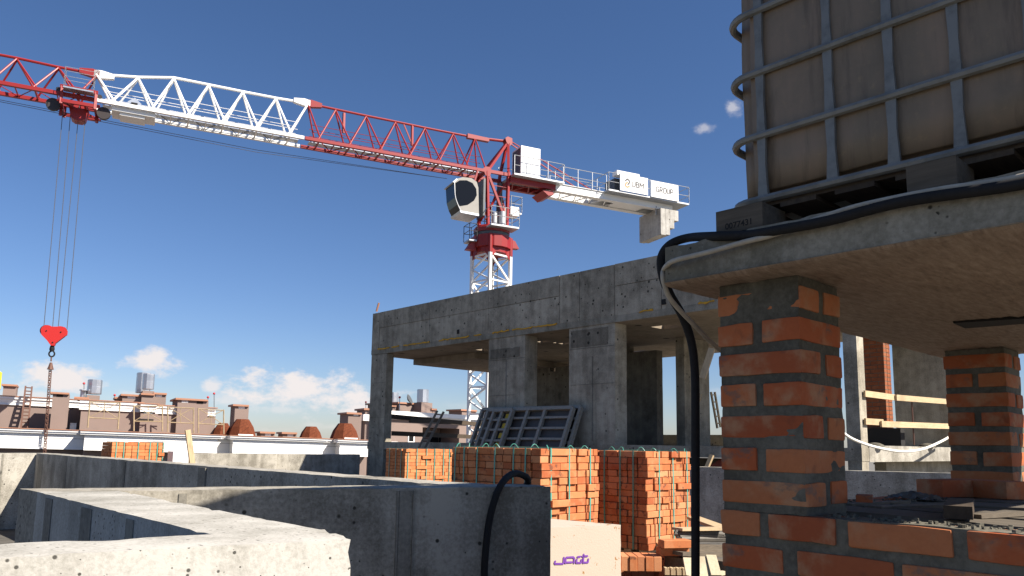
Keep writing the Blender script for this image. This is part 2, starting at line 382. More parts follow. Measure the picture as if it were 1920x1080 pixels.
def rough_prism(q, z0, z1, seg=.05, amp=.004, chip=.012, seed=0., fr=3.0, keep=None):
    """Cast concrete block on a four sided footprint (CCW) with uneven faces and chipped arrises."""
    q = [Vector((x, y, 0)) for x, y in q]; n0 = max(1, round((q[1] - q[0]).length / seg)); n1 = max(1, round((q[2] - q[1]).length / seg)); nz = max(1, round((z1 - z0) / seg))
    V = {}; vs = []; fs = []; cnt = []
    def bil(i, j): a = i / n0; b = j / n1; return (q[0] * (1 - a) + q[1] * a) * (1 - b) + (q[3] * (1 - a) + q[2] * a) * b
    def vid(i, j, k):
        key = (i, j, k)
        if key not in V: V[key] = len(vs); p = bil(i, j); p.z = z0 + (z1 - z0) * k / nz; vs.append(p); cnt.append((i in (0, n0)) + (j in (0, n1)) + (k == nz))
        return V[key]
    for i in range(n0):
        for k in range(nz):
            fs.append((vid(i, 0, k), vid(i + 1, 0, k), vid(i + 1, 0, k + 1), vid(i, 0, k + 1)))
            fs.append((vid(i + 1, n1, k), vid(i, n1, k), vid(i, n1, k + 1), vid(i + 1, n1, k + 1)))
    for j in range(n1):
        for k in range(nz):
            fs.append((vid(0, j + 1, k), vid(0, j, k), vid(0, j, k + 1), vid(0, j + 1, k + 1)))
            fs.append((vid(n0, j, k), vid(n0, j + 1, k), vid(n0, j + 1, k + 1), vid(n0, j, k + 1)))
    for i in range(n0):
        for j in range(n1): fs.append((vid(i, j, nz), vid(i + 1, j, nz), vid(i + 1, j + 1, nz), vid(i, j + 1, nz)))
        for j in range(n1): fs.append((vid(i, j + 1, 0), vid(i + 1, j + 1, 0), vid(i + 1, j, 0), vid(i, j, 0)))
    ctr = sum(q, Vector()) / 4; out = []
    for p, c in zip(vs, cnt):
        s = Vector((seed, seed * .7, seed * 1.3)); w = noise.noise_vector(p * fr * .4 + s) * amp * .5 + noise.noise_vector(p * fr * 3 + s) * amp * .35
        if c >= 2 and not (keep and keep(p)):
            e = max(0, noise.noise(p * 9 + s) - .25) * chip * 1.2 + max(0, noise.noise(p * 37 + s) - .18) * chip * 1.2
            v = ctr - p; v.z = -0.6 * v.length if p.z > z1 - 1e-4 else 0; w = w + v.normalized() * e
        if keep and keep(p): w = Vector((0, 0, 0))
        out.append(p + w)
    m = MB(); m.add(out, fs, True); return m
def auto_sharp(o, a=35):
    o.data.set_sharp_from_angle(angle=rad(a)); return o
class Fr:
    """Vertical plane through o along unit d (world xy); n points to the camera side."""
    def __init__(s, o, d, shear=0.):
        s.o = Vector((o[0], o[1], 0)); s.d = Vector((d[0], d[1], 0)).normalized(); s.n = Vector((s.d.y, -s.d.x, 0)); s.sh = shear
        if s.n.dot(s.o) > 0: s.n = -s.n
    def pick(s, u, v, n=0.):
        r = ray(u, v); t = (s.o + s.n * n).dot(s.n) / r.dot(s.n); p = r * t
        sp = (p - s.o).dot(s.d); return sp, p.z + E + s.sh * sp
    def pt(s, sp, n, z):
        p = s.o + s.d * sp + s.n * n; return Vector((p.x, p.y, z - s.sh * sp))
    def px(s, u, v, n=0.):
        sp, z = s.pick(u, v, n); return s.pt(sp, n, z)
    def box(s, mb, s0, s1, n0, n1, z0, z1):
        c = [s.pt(a, b, 0) for a, b in ((s0, n0), (s1, n0), (s1, n1), (s0, n1))]
        vs = [s.pt(a, b, z) for z in (z0, z1) for a, b in ((s0, n0), (s1, n0), (s1, n1), (s0, n1))]
        return mb.add(vs, [(3, 2, 1, 0), (4, 5, 6, 7), (0, 1, 5, 4), (1, 2, 6, 5), (2, 3, 7, 6), (3, 0, 4, 7)])
    def rect(s, mb, u0, v0, u1, v1, n, th):
        um, vm = (u0 + u1) / 2, (v0 + v1) / 2
        a = s.pick(u0, vm, n)[0]; b = s.pick(u1, vm, n)[0]; z1 = s.pick(um, v0, n)[1]; z0 = s.pick(um, v1, n)[1]
        return s.box(mb, a, b, n - th, n, z0, z1)
def fixnormals(o):
    bm = bmesh.new(); bm.from_mesh(o.data); bmesh.ops.recalc_face_normals(bm, faces=bm.faces); bm.to_mesh(o.data); bm.free(); return o
# ================================================================== setting
def setting():
    g = MB(); R = 3000
    g.add([(-R, -R, -21), (R, -R, -21), (R, R, -21), (-R, R, -21)], [(0, 1, 2, 3)])
    struct(g.build('ground', mat_plain('city_ground', (.16, .15, .13), .95, 0, .4, .05)))
    d = MB(); d.box((-7, -7, -.35), (12.3, 25, 0)); d.box((12.31, 4.0, -.35), (21, 21.5, -.06))
    struct(d.build('roof_deck', 'deck'))
    b = MB(); b.box((-6.8, -6.8, -20.98), (20.8, 21.2, -.36)); t = b.build('building_below', 'frame'); struct(t)
setting()

# ================================================================== cast walls of the foreground
TOP = E - .2
def wall(label, q, z1=TOP, z0=0., seg=.06, amp=.003, chip=.014, mat='wall', seed=0., strips=(), keep=None):
    o = rough_prism(q, z0, z1, seg, amp, chip, seed, 3.0, keep).build('concrete_wall', mat); auto_sharp(o)
    tag(o, label, 'wall', 'low cast concrete walls on the roof deck')
    for a, b, w, off in strips:            # joint strips left by the formwork: (start xy, outward xy, width, height)
        m = MB(); p = Vector((*a, 0)); n = Vector((*b, 0)).normalized(); t = Vector((-n.y, n.x, 0))
        c = [p - t * w / 2 - n * .01, p + t * w / 2 - n * .01, p + t * w / 2 + n * off, p - t * w / 2 + n * off]
        m.hexa([(v.x, v.y) for v in c], z0 + .02, z1 - .012); s = m.build('joint_strip', 'seam', o)
    return o
# nearest return: pale sunlit end piece bottom left of the picture
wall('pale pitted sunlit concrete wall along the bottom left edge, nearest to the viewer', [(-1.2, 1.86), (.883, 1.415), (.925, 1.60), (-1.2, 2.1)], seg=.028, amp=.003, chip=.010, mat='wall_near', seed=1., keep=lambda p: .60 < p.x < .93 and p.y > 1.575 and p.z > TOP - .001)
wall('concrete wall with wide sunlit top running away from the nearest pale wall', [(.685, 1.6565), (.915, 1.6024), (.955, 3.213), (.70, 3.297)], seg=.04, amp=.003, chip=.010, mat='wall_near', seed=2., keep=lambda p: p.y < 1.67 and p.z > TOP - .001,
     strips=[((.699, 3.1), (-1, 0), .09, .004), ((.695, 2.62), (-1, 0), .11, .004), ((.691, 2.2), (-1, 0), .06, .004)])
_d = Vector((2.753 - .70, 2.622 - 3.30, 0)).normalized(); _n = Vector((_d.y, -_d.x, 0))
def onB(t, k=0.): p = Vector((.70, 3.30, 0)) + _d * t + _n * k; return (p.x, p.y)
B0, B1 = (.70, 3.30), (2.753, 2.622)
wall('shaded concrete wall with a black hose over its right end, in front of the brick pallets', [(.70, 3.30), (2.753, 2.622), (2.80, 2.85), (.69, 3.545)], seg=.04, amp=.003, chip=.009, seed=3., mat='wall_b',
     strips=[(onB(1.42), (_n.x, _n.y), .055, .006), (onB(1.46), (_n.x, _n.y), .008, .012), (onB(1.385), (_n.x, _n.y), .008, .010), (onB(.50), (_n.x, _n.y), .03, .005)])
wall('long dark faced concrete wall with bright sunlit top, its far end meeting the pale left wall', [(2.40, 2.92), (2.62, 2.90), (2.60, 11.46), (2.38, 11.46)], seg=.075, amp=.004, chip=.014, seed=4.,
     strips=[((2.385, 6.02), (-1, 0), .14, .007), ((2.385, 10.0), (-1, 0), .10, .005), ((2.385, 11.2), (-1, 0), .25, .004), ((2.385, 7.9), (-1, 0), .05, .005)])
wall('sunlit wall at far left with a slanting shadow edge', [(-3.6, 11.48), (2.56, 11.48), (2.56, 11.72), (-3.6, 11.72)], seg=.12, amp=.003, seed=5.,
     strips=[((1.72, 11.48), (0, -1), .16, .006), ((1.28, 11.48), (0, -1), .05, .006), ((2.02, 11.48), (0, -1), .02, .005), ((.6, 11.48), (0, -1), .2, .006)])
wall('sunlit parapet wall behind the long wall, below the white cornice of the far building', [(7.0, 19.3), (9.62, 19.3), (9.62, 19.55), (7.0, 19.55)], E - .33, seg=.2, amp=.004, seed=6.)
wall('partly shaded parapet wall stretch butting against the leftmost pier', [(9.66, 19.45), (12.3, 19.45), (12.3, 19.7), (9.66, 19.7)], E - .345, seg=.2, amp=.004, seed=7.)
_a = onZ(1240, 873.5, E - .26); _b = onZ(1950, 891.5, E - .26)
wall('grey shaded upstand wall behind the brick pillars, with a thin bright top edge', [(_a.x, _a.y), (_b.x, _b.y), (_b.x + .16, _b.y + .12), (_a.x + .16, _a.y + .12)], E - .26, seg=.12, amp=.002, seed=8.,
     strips=[((_a.x * .93 + _b.x * .07, _a.y * .93 + _b.y * .07), (-.94, -.34), .05, .008)])

# ================================================================== water tank stand
def brick_mesh(name, l, w, h, bev, disp, seed, segs=2, cuts=2):
    bm = bmesh.new(); bmesh.ops.create_cube(bm, size=1.0)
    for v in bm.verts: v.co = Vector((v.co.x * l, v.co.y * w, v.co.z * h))
    bmesh.ops.bevel(bm, geom=[e for e in bm.edges], offset=bev, segments=segs, affect='EDGES', profile=.6)
    if disp:
        long_e = [e for e in bm.edges if e.calc_length() > .03]
        bmesh.ops.subdivide_edges(bm, edges=long_e, cuts=cuts, use_grid_fill=True)
        for v in bm.verts: v.co += noise.noise_vector(v.co * 16 + Vector((seed, seed * 2, 0))) * disp + noise.noise_vector(v.co * 60 + Vector((seed, 0, seed))) * disp * .5
    me = bpy.data.meshes.new(name); bm.to_mesh(me); bm.free()
    for p in me.polygons: p.use_smooth = bool(disp)
    if disp: me.set_sharp_from_angle(angle=rad(50))
    return me
NB_S = [brick_mesh('fired_stretcher', .25, .12, .065, .006, .0030, i * 3.1) for i in range(3)]
NB_H = [brick_mesh('fired_header', .12, .12, .065, .006, .0030, i * 5.3 + 1) for i in range(3)]
def put(me, loc, rz, parent, mat, name='brick', jit=.0, tilt=0.):
    o = bpy.data.objects.new(name, me); COL.objects.link(o)
    if not me.materials: me.materials.append(M[mat])
    o.location = Vector(loc) + Vector([random.uniform(-jit, jit) for _ in range(3)])
    o.rotation_euler = (random.uniform(-tilt, tilt), random.uniform(-tilt, tilt), rz + random.uniform(-tilt, tilt))
    if parent is not None: o.parent = parent; o.matrix_parent_inverse = Matrix.Translation(-Vector(parent.location))
    return o
PITCHZ = .0877
def pillar(x, y, z_top_brick, n, label, px_first=True):
    t = thing('brick_pillar', (x + .125, y + .125, E - .17), label, 'pillar', 'brick pillars under the tank slab')
    zb = z_top_brick - n * PITCHZ + .02
    m = rough_prism([(x + .005, y + .005), (x + .245, y + .005), (x + .245, y + .245), (x + .005, y + .245)], E - .172, E + .4655, .014, .0065, .004, x, 9.)
    m.build('mortar', 'mortar', t)
    for k in range(n):
        z = E + z_top_brick - k * PITCHZ - .0325
        if k % 2 == 0:
            put(random.choice(NB_S), (x + .0575, y + .125, z), math.pi / 2, t, 'brick_near', jit=.002, tilt=.01).scale = (1, .93, .96)
            put(random.choice(NB_S), (x + .198, y + .125, z), math.pi / 2, t, 'brick_near', jit=.002, tilt=.01).scale = (1, .84, .96)
        else:
            put(random.choice(NB_S), (x + .125, y + .0575, z), 0, t, 'brick_near', jit=.002, tilt=.01).scale = (1, .93, .96)
            put(random.choice(NB_S), (x + .125, y + .1935, z), 0, t, 'brick_near', jit=.002, tilt=.01).scale = (1, .92, .96)
    return t
PX, PY = 1.93, .926
pillar(PX, PY, .440, 7, 'nearest brick pillar under the front corner of the water tank slab')
pillar(3.90, .935, .440, 7, 'shaded second brick pillar under the slab, with loose bricks at its foot')
# plinth: brick ring that carries the pillars; front face flush with the nearest pillar
def plinth():
    t = thing('brick_plinth', (2.05, .3, 0), 'low brick plinth wall under the nearest pillar, running to the right edge', 'brick wall')
    X, Y1, Y0 = PX, 1.176, -1.6
    m = rough_prism([(X + .006, Y0), (X + .122, Y0), (X + .122, Y1 - .006), (X + .006, Y1 - .006)], 0, E - .172, .02, .0065, .004, 3., 9.); m.build('mortar', 'mortar', t)
    m = MB(); m.box((X + .124, .93, 0), (4.2, Y1 - .006, E - .176)); m.box((3.95, Y0, 0), (4.2, .925, E - .176)); m.build('mortar', 'mortar', t)
    m = MB(); m.box((X + .126, Y0, 0), (3.94, .925, E - .26)); m.build('hollow_shade_fill', 'hollow_shade', t)  # added block, its dark colour painted as the hollow's shade
    rows = {0: [(.119, 1.180), (.179, 1.036), (.235, .826), (.25, .562)], 1: [(.18, 1.181), (.24, .960), (.25, .702)]}
    for k in range(12):
        z = E + .440 - (7 + k) * PITCHZ - .0325
        if z < .04: break
        seq = rows.get(k); y = Y1; items = []
        if seq:
            for w, yl in seq: items.append((yl, w))
            y = seq[-1][1] - seq[-1][0] - .022
        else:
            if k % 2: items.append((y, .12)); y -= .142
        while y > Y0 + .26:
            w = .25 if random.random() < .75 else .12; items.append((y, w)); y -= w + .022
        for yl, w in items:
            me = random.choice(NB_S) if w > .13 else random.choice(NB_H)
            o = put(me, (X + .0605, yl - w / 2, z), math.pi / 2, t, 'brick_near', jit=.0015, tilt=.008)
            L = .25 if w > .13 else .12
            o.scale = (w / L, 1, 1)
        x = X + .14
        while x < 4.0 and k < 4:           # end face courses seen past the pillar foot
            o = put(random.choice(NB_S), (x + .125, Y1 - .0605, z), 0, t, 'brick_near', jit=.002, tilt=.01); x += .272
plinth()
def slab():
    t = thing('concrete_slab', (3, .4, E + .466), 'thick concrete slab on brick pillars carrying the water tank', 'slab')
    q = [(1.812, .02), (4.28, .02), (4.28, 1.30), (1.83, 1.285)]
    o = rough_prism(q, E + .474, E + .585, .035, .006, .016, 11., 4.).build('slab_body', 'slab', t); auto_sharp(o)
    u = MB(); nx, ny = 150, 100; vs = []; fs = []     # underside with the wavy print of the film faced form
    for i in range(nx + 1):
        for j in range(ny + 1):
            x = 1.818 + (4.275 - 1.818) * i / nx; y = .025 + (1.295 - .025) * j / ny; y = min(y, 1.282 + (x - 1.83) * .006)
            edge = i in (0, nx) or j in (0, ny)
            z = E + .4665 + noise.noise(Vector((x * 2.2, y * 9, 0))) * .0025 + noise.noise(Vector((x * 8, y * 34 + 3 * noise.noise(Vector((x * 3, y * 3, 7))), 3))) * .0042
            vs.append((x, y, z if not edge else E + .475))
    for i in range(nx):
        for j in range(ny): a = i * (ny + 1) + j; fs.append((a, a + 1, a + ny + 2, a + ny + 1))
    u.add(vs, fs, True); u.build('underside', 'slabsoffit', t)
    c = MB(); p = onZ(1795, 606, E + .463); r = onZ(1925, 606, E + .463); c.prism([onZ(1787, 606, E + .458), onZ(1810, 616, E + .458), onZ(1925, 607, E + .458), onZ(1925, 597, E + .458)], (0, 0, .012)); c.build('recess_shade_strip', 'void', t)  # raised black strip painted as the dark of a slab recess
slab()

# ------------------------------------------------------------------ tanks
def ibc(x0, y1, label, lx=1.16, ly=1.0):
    y0 = y1 - ly; zb = E + .684
    t = thing('water_tank', (x0 + lx / 2, y0 + ly / 2, zb), label, 'water tank', 'caged plastic water tanks on the slab')
    bm = bmesh.new(); bmesh.ops.create_cube(bm, size=1.0)
    H = .98
    for v in bm.verts: v.co = Vector((x0 + lx / 2 + v.co.x * lx, y0 + ly / 2 + v.co.y * ly, zb + H / 2 + .005 + v.co.z * H))
    bmesh.ops.bevel(bm, geom=[e for e in bm.edges if abs(e.verts[0].co.z - e.verts[1].co.z) > .1], offset=.06, segments=5, affect='EDGES')
    bmesh.ops.bevel(bm, geom=[e for e in bm.edges if abs(e.verts[0].co.z - e.verts[1].co.z) < .01 and len(e.link_faces) == 2 and abs(e.link_faces[0].normal.z - e.link_faces[1].normal.z) > .5], offset=.03, segments=4, affect='EDGES')
    bmesh.ops.subdivide_edges(bm, edges=[e for e in bm.edges if e.calc_length() > .3], cuts=9, use_grid_fill=True)
    for v in bm.verts:
        c = v.co; k = max(0, 1 - abs((c.z - zb) / H * 2 - .9))
        v.co += Vector((-.012 if c.x < x0 + .1 else 0, 0, 0)) * k + noise.noise_vector(c * 4) * .006
    me = bpy.data.meshes.new('bottle'); bm.to_mesh(me); bm.free()
    for p in me.polygons: p.use_smooth = True
    link('bottle', me, 'tank', t)
    cap = MB(); cap.lathe((x0 + lx / 2, y0 + ly / 2, zb + H), [(.09, -.01), (.09, .04), (.085, .045)], 16); cap.build('cap', 'black', t)
    r = .0125; e = .020; rc = .075
    for k, z in enumerate((.004, .189, .378, .566, .754, .94)):          # hoops
        pts = []
        for cx, cy, a0 in ((x0 - e + rc, y0 - e + rc, 180), (x0 + lx + e - rc, y0 - e + rc, 270), (x0 + lx + e - rc, y1 + e - rc, 0), (x0 - e + rc, y1 + e - rc, 90)):
            for a in range(0, 91, 15): pts.append((cx + rc * math.cos(rad(a0 + a)), cy + rc * math.sin(rad(a0 + a)), zb + z))
        pts.append(pts[0]); MB().tube(pts, .0112, 8).build('cage_hoop', 'cage', t)
    ys = [y1 - .09, y1 - .285, y1 - .438, y1 - .585, y1 - .735, y1 - .90]
    for yy in ys:
        zs = [zb + z for z in (.004, .10, .189, .28, .378, .47, .566, .66, .754, .85, .94)]
        for side, xx in ((0, x0 - e + .006), (1, x0 + lx + e - .006)):
            m = MB()
            for i in range(len(zs) - 1):
                w0 = .013 if i % 2 == 0 else .010; w1 = .010 if i % 2 == 0 else .013
                if i == 0: w0 = .015
                m.add([(xx - .006, yy - w0, zs[i]), (xx + .006, yy - w0, zs[i]), (xx + .006, yy + w0, zs[i]), (xx - .006, yy + w0, zs[i]),
                       (xx - .006, yy - w1, zs[i + 1]), (xx + .006, yy - w1, zs[i + 1]), (xx + .006, yy + w1, zs[i + 1]), (xx - .006, yy + w1, zs[i + 1])],
                      [(3, 2, 1, 0), (4, 5, 6, 7), (0, 1, 5, 4), (1, 2, 6, 5), (2, 3, 7, 6), (3, 0, 4, 7)])
            m.build('cage_upright', 'cage', t)
    for xx in [x0 + lx * k / 5 for k in (1, 2, 3, 4)]:
        for yy in (y0 - e + .006, y1 + e - .006): MB().bar((xx, yy, zb), (xx, yy, zb + .94), .02, .012).build('cage_upright', 'cage', t)
    return t
def tank_pallet(x0, y1, label, lx=1.2, ly=1.0, first=False):
    y0 = y1 - ly; zs = E + .586
    t = thing('timber_pallet', (x0 + lx / 2, y0 + ly / 2, zs), label, 'pallet', 'timber pallets under the water tanks')
    for yy, w in ((y1 - .07, .14), (y1 - .555, .105), (y0 + .07, .14)):
        for xx in (x0 + .05, x0 + lx / 2, x0 + lx - .05):
            m = MB(); m.box((xx - .05, yy - w / 2, zs + .001), (xx + .08, yy + w / 2, zs + .069)); b = m.build('block', 'woodgrey', t)
            if first and xx < x0 + .1 and yy > y1 - .1:
                textmesh('stamp', '0077431', .024, .0004, 'void', Matrix(((0, 0, -1, xx - .0504), (-1, 0, 0, yy), (0, 1, 0, zs + .020), (0, 0, 0, 1))), b)
    for k in range(7):
        yy = y1 - .05 - k * (ly - .1) / 6
        m = MB(); m.box((x0 + .082, yy - .05, zs + .0695), (x0 + lx, yy + .05, zs + .083)); m.build('deck_board', 'wooddark', t)
    for xx in (x0 + .14, x0 + lx / 2, x0 + lx - .05):
        m = MB(); m.box((xx - .05, y0, zs + .0835), (xx + .05, y1, zs + .094)); m.build('stringer_board', 'wooddark', t)
    return t
ibc(1.925, 1.10, 'caged brown plastic water tank on a timber pallet above the nearest brick pillar')
ibc(3.132, 1.10, 'caged plastic water tank standing behind the nearest tank on the slab')
tank_pallet(1.83, 1.113, 'weathered timber pallet between slab and nearest water tank, numbers stamped on its end block', first=True)
tank_pallet(3.06, 1.113, 'weathered timber pallet under the rear water tank')

# ------------------------------------------------------------------ hoses
def hose(name, label, pts, r, mat, n=10, cat='hose'):
    o = MB().tube(curve(pts, n), r, 10).build(name, mat); return tag(o, label, cat)
zt = E + .585
_p = [onX(u, v, 1.812) for u, v in ((2010, 318), (1920, 347), (1700, 380), (1560, 415), (1470, 432))]
_p = [Vector((1.800, q.y, q.z)) for q in _p]
_p += [onX(1400, 441, 1.815), onX(1340, 443, 1.825)]
_p += [onY(u, v, y) for u, v, y in ((1290, 446, 1.26), (1256, 459, 1.32), (1240, 484, 1.35), (1243, 520, 1.35), (1258, 555, 1.34), (1279, 592, 1.33), (1296, 640, 1.33), (1303, 700, 1.33), (1304, 800, 1.33), (1304, 950, 1.34), (1304, 1120, 1.35))]
hose('black_hose', 'thick black hose draped over the slab edge and hanging down beside the nearest pillar', _p, .0135, 'black')
_p = [onX(2000, 306, 1.818), onX(1920, 330, 1.818), onX(1850, 343, 1.818), onX(1765, 355, 1.818), onX(1680, 371, 1.818), onX(1600, 389, 1.818), onX(1535, 410, 1.818), onX(1490, 427, 1.812), onX(1440, 443, 1.806), onX(1395, 454, 1.802)]
_p += [onX(u, v, 1.795) for u, v in ((1335, 471), (1290, 482))] + [onX(1270, 487, 1.792), onX(1256, 493, 1.79)] + [onY(u, v, 1.306) for u, v in ((1245, 505), (1243, 518), (1246, 534), (1258, 562), (1300, 608), (1345, 652), (1400, 690))]
hose('white_hose', 'thin dusty white hose crossing the black one on the slab edge', _p, .0075, 'whitehose')
_p = []
for u, v, k in ((1010, 1010, -.42), (1004, 950, -.40), (1002, 925, -.34), (993, 906, -.25)): _p.append(None)
_p = [Vector((2.90, 3.02, E - .55)), Vector((2.84, 2.95, E - .3))]
fB = Fr(B0, (_d.x, _d.y))
if fB.n.dot(_n) < 0: fB.n = -fB.n
for u, v, k in ((990, 903, -.17), (975, 889, -.12), (958, 890, -.06), (940, 908, .02), (926, 942, .035), (916, 985, .03), (910, 1040, .03), (908, 1085, .03), (907, 1200, .04)): _p.append(fB.px(u, v, k))
hose('black_hose', 'black hose looped over the top of the shaded wall left of the cream block', _p, .017, 'black')

# ------------------------------------------------------------------ things lying on the plinth
def plank(label, a, b, w, h, mat='woody', name='timber_plank', cat='plank', group=None, up=(0, 0, 1)):
    o = MB().bar(a, b, w, h, up).build(name, mat); return tag(o, label, cat, group)
zp = E - .170
def boards():
    rnd = random.Random(12); G = 'weathered boards laid over the plinth'
    labs = ['foremost splintered board over the plinth hollow behind the nearest pillar', 'second weathered board over the plinth hollow, under the timber block', 'third weathered board over the plinth hollow, under the crumpled film', 'fourth weathered board over the plinth hollow, before the second pillar', 'rearmost weathered board over the plinth hollow, at the second pillar']
    x = 2.20
    for k in range(5):
        w = rnd.uniform(.17, .24); y1 = 1.16 - rnd.uniform(0, .05); y0 = -.9; n = 40; vs = []; fs = []; th = .018; z0 = zp - .032 + rnd.uniform(0, .012)
        sk = rnd.uniform(-.02, .02)
        for i in range(n + 1):
            y = y0 + (y1 - y0) * i / n; e0 = x + sk * i / n + noise.noise(Vector((y * 5, k, 0))) * .018 + noise.noise(Vector((y * 25, k, 2))) * .008; e1 = x + w + sk * i / n + noise.noise(Vector((y * 5, k, 5))) * .012
            zz = z0 + noise.noise(Vector((y * 1.5, k, 9))) * .008
            vs += [(e0, y, zz), (e0 + .004, y, zz + th), (e1, y, zz + th), (e1, y, zz)]
        for i in range(n): fs += [(i * 4 + j, i * 4 + (j + 1) % 4, i * 4 + 4 + (j + 1) % 4, i * 4 + 4 + j) for j in range(4)]
        fs += [(0, 1, 2, 3), tuple(n * 4 + j for j in (3, 2, 1, 0))]
        tag(MB().add(vs, fs).build('weathered_board', 'woodgrey'), labs[k], 'board', G); x += w + rnd.uniform(.01, .05)
    for k, (u0, v0, u1, v1, w, lab) in enumerate(((1590, 947, 1700, 941, .03, 'splintered lath lying on the boards behind the nearest pillar'), (1830, 968, 1935, 962, .03, 'splintered lath on the boards right of the timber block'), (1640, 952, 1775, 948, .05, 'broken thin batten on the boards left of the timber block'))):
        plank(lab, onZ(u0, v0, zp), onZ(u1, v1, zp + .002), w, .010, 'woodgreyx', 'lath')
boards()
_q = onZ(1797, 974, zp)
o = MB(); o.box((-.0, -.032, 0), (.40, .032, .032)); o = o.build('timber_block', 'woodgreyx'); o.location = (_q.x, _q.y, zp + .001); o.data.materials.clear(); o.data.materials.append(M['wooddark2']); o.rotation_euler = (0, 0, rad(15)); tag(o, 'squared timber block lying end-on on the plinth before the second pillar', 'timber block')
def loose(me, u, v, z, rz, label, mat='brick_near', name='loose_brick', rx=0., grp=None, dz=.0335):
    p = onZ(u, v, z); o = bpy.data.objects.new(name, me); COL.objects.link(o)
    if not me.materials: me.materials.append(M[mat])
    o.location = (p.x, p.y, z + dz); o.rotation_euler = (rx, 0, rz); return tag(o, label, 'brick', grp)
BB = brick_mesh('loose_fired', .25, .12, .065, .005, .001, 9.)
loose(BB, 1789, 931, zp - .004, rad(-24), 'reddish loose brick against the left foot of the second pillar')
loose(BB, 1852, 933, zp - .004, rad(66), 'dark loose brick in front of the foot of the second pillar')
loose(BB, 1622, 957, zp + .002, rad(20), 'small loose brick piece propping the boards behind the nearest pillar').scale = (.3, .35, .3)
def crumple():
    m = MB(); rnd = random.Random(5); p = onZ(1716, 935, zp); vs = []; fs = []; n = 18
    for i in range(n + 1):
        for j in range(n + 1):
            x = (i / n - .5); y = (j / n - .5); r = math.hypot(x, y) * 2
            z = max(0, 1 - r) * .035 + abs(noise.noise(Vector((x * 9, y * 14, 1)))) * .03
            vs.append((p.x + x * .13, p.y + y * .17, p.z + z * .7))
    for i in range(n):
        for j in range(n): a = i * (n + 1) + j; fs.append((a, a + 1, a + n + 2, a + n + 1))
    m.add(vs, fs, True); tag(m.build('plastic_film', 'plastic'), 'crumpled heap of grey film on the boards between the pillars', 'film')
crumple()
def rubble():
    m = MB(); rnd = random.Random(3)
    for k in range(420):
        x = rnd.uniform(1.945, 2.05); y = rnd.uniform(-.4, .9); s = rnd.uniform(.0015, .007)
        if rnd.random() < .3: x, y = rnd.uniform(2.2, 4.0), rnd.uniform(.94, 1.15)
        z = zp + s * .3; a = rnd.random() * 3
        m.hexa([(x + s * math.cos(a + t) * rnd.uniform(.6, 1.4), y + s * math.sin(a + t) * rnd.uniform(.6, 1.4)) for t in (0, 1.6, 3.1, 4.7)], z - s * .6, z + s * rnd.uniform(.2, .7))
    o = m.build('mortar_crumbs', 'mortar'); o['kind'] = 'stuff'; tag(o, 'mortar crumbs and splinters scattered on the plinth top', 'rubble')
rubble()

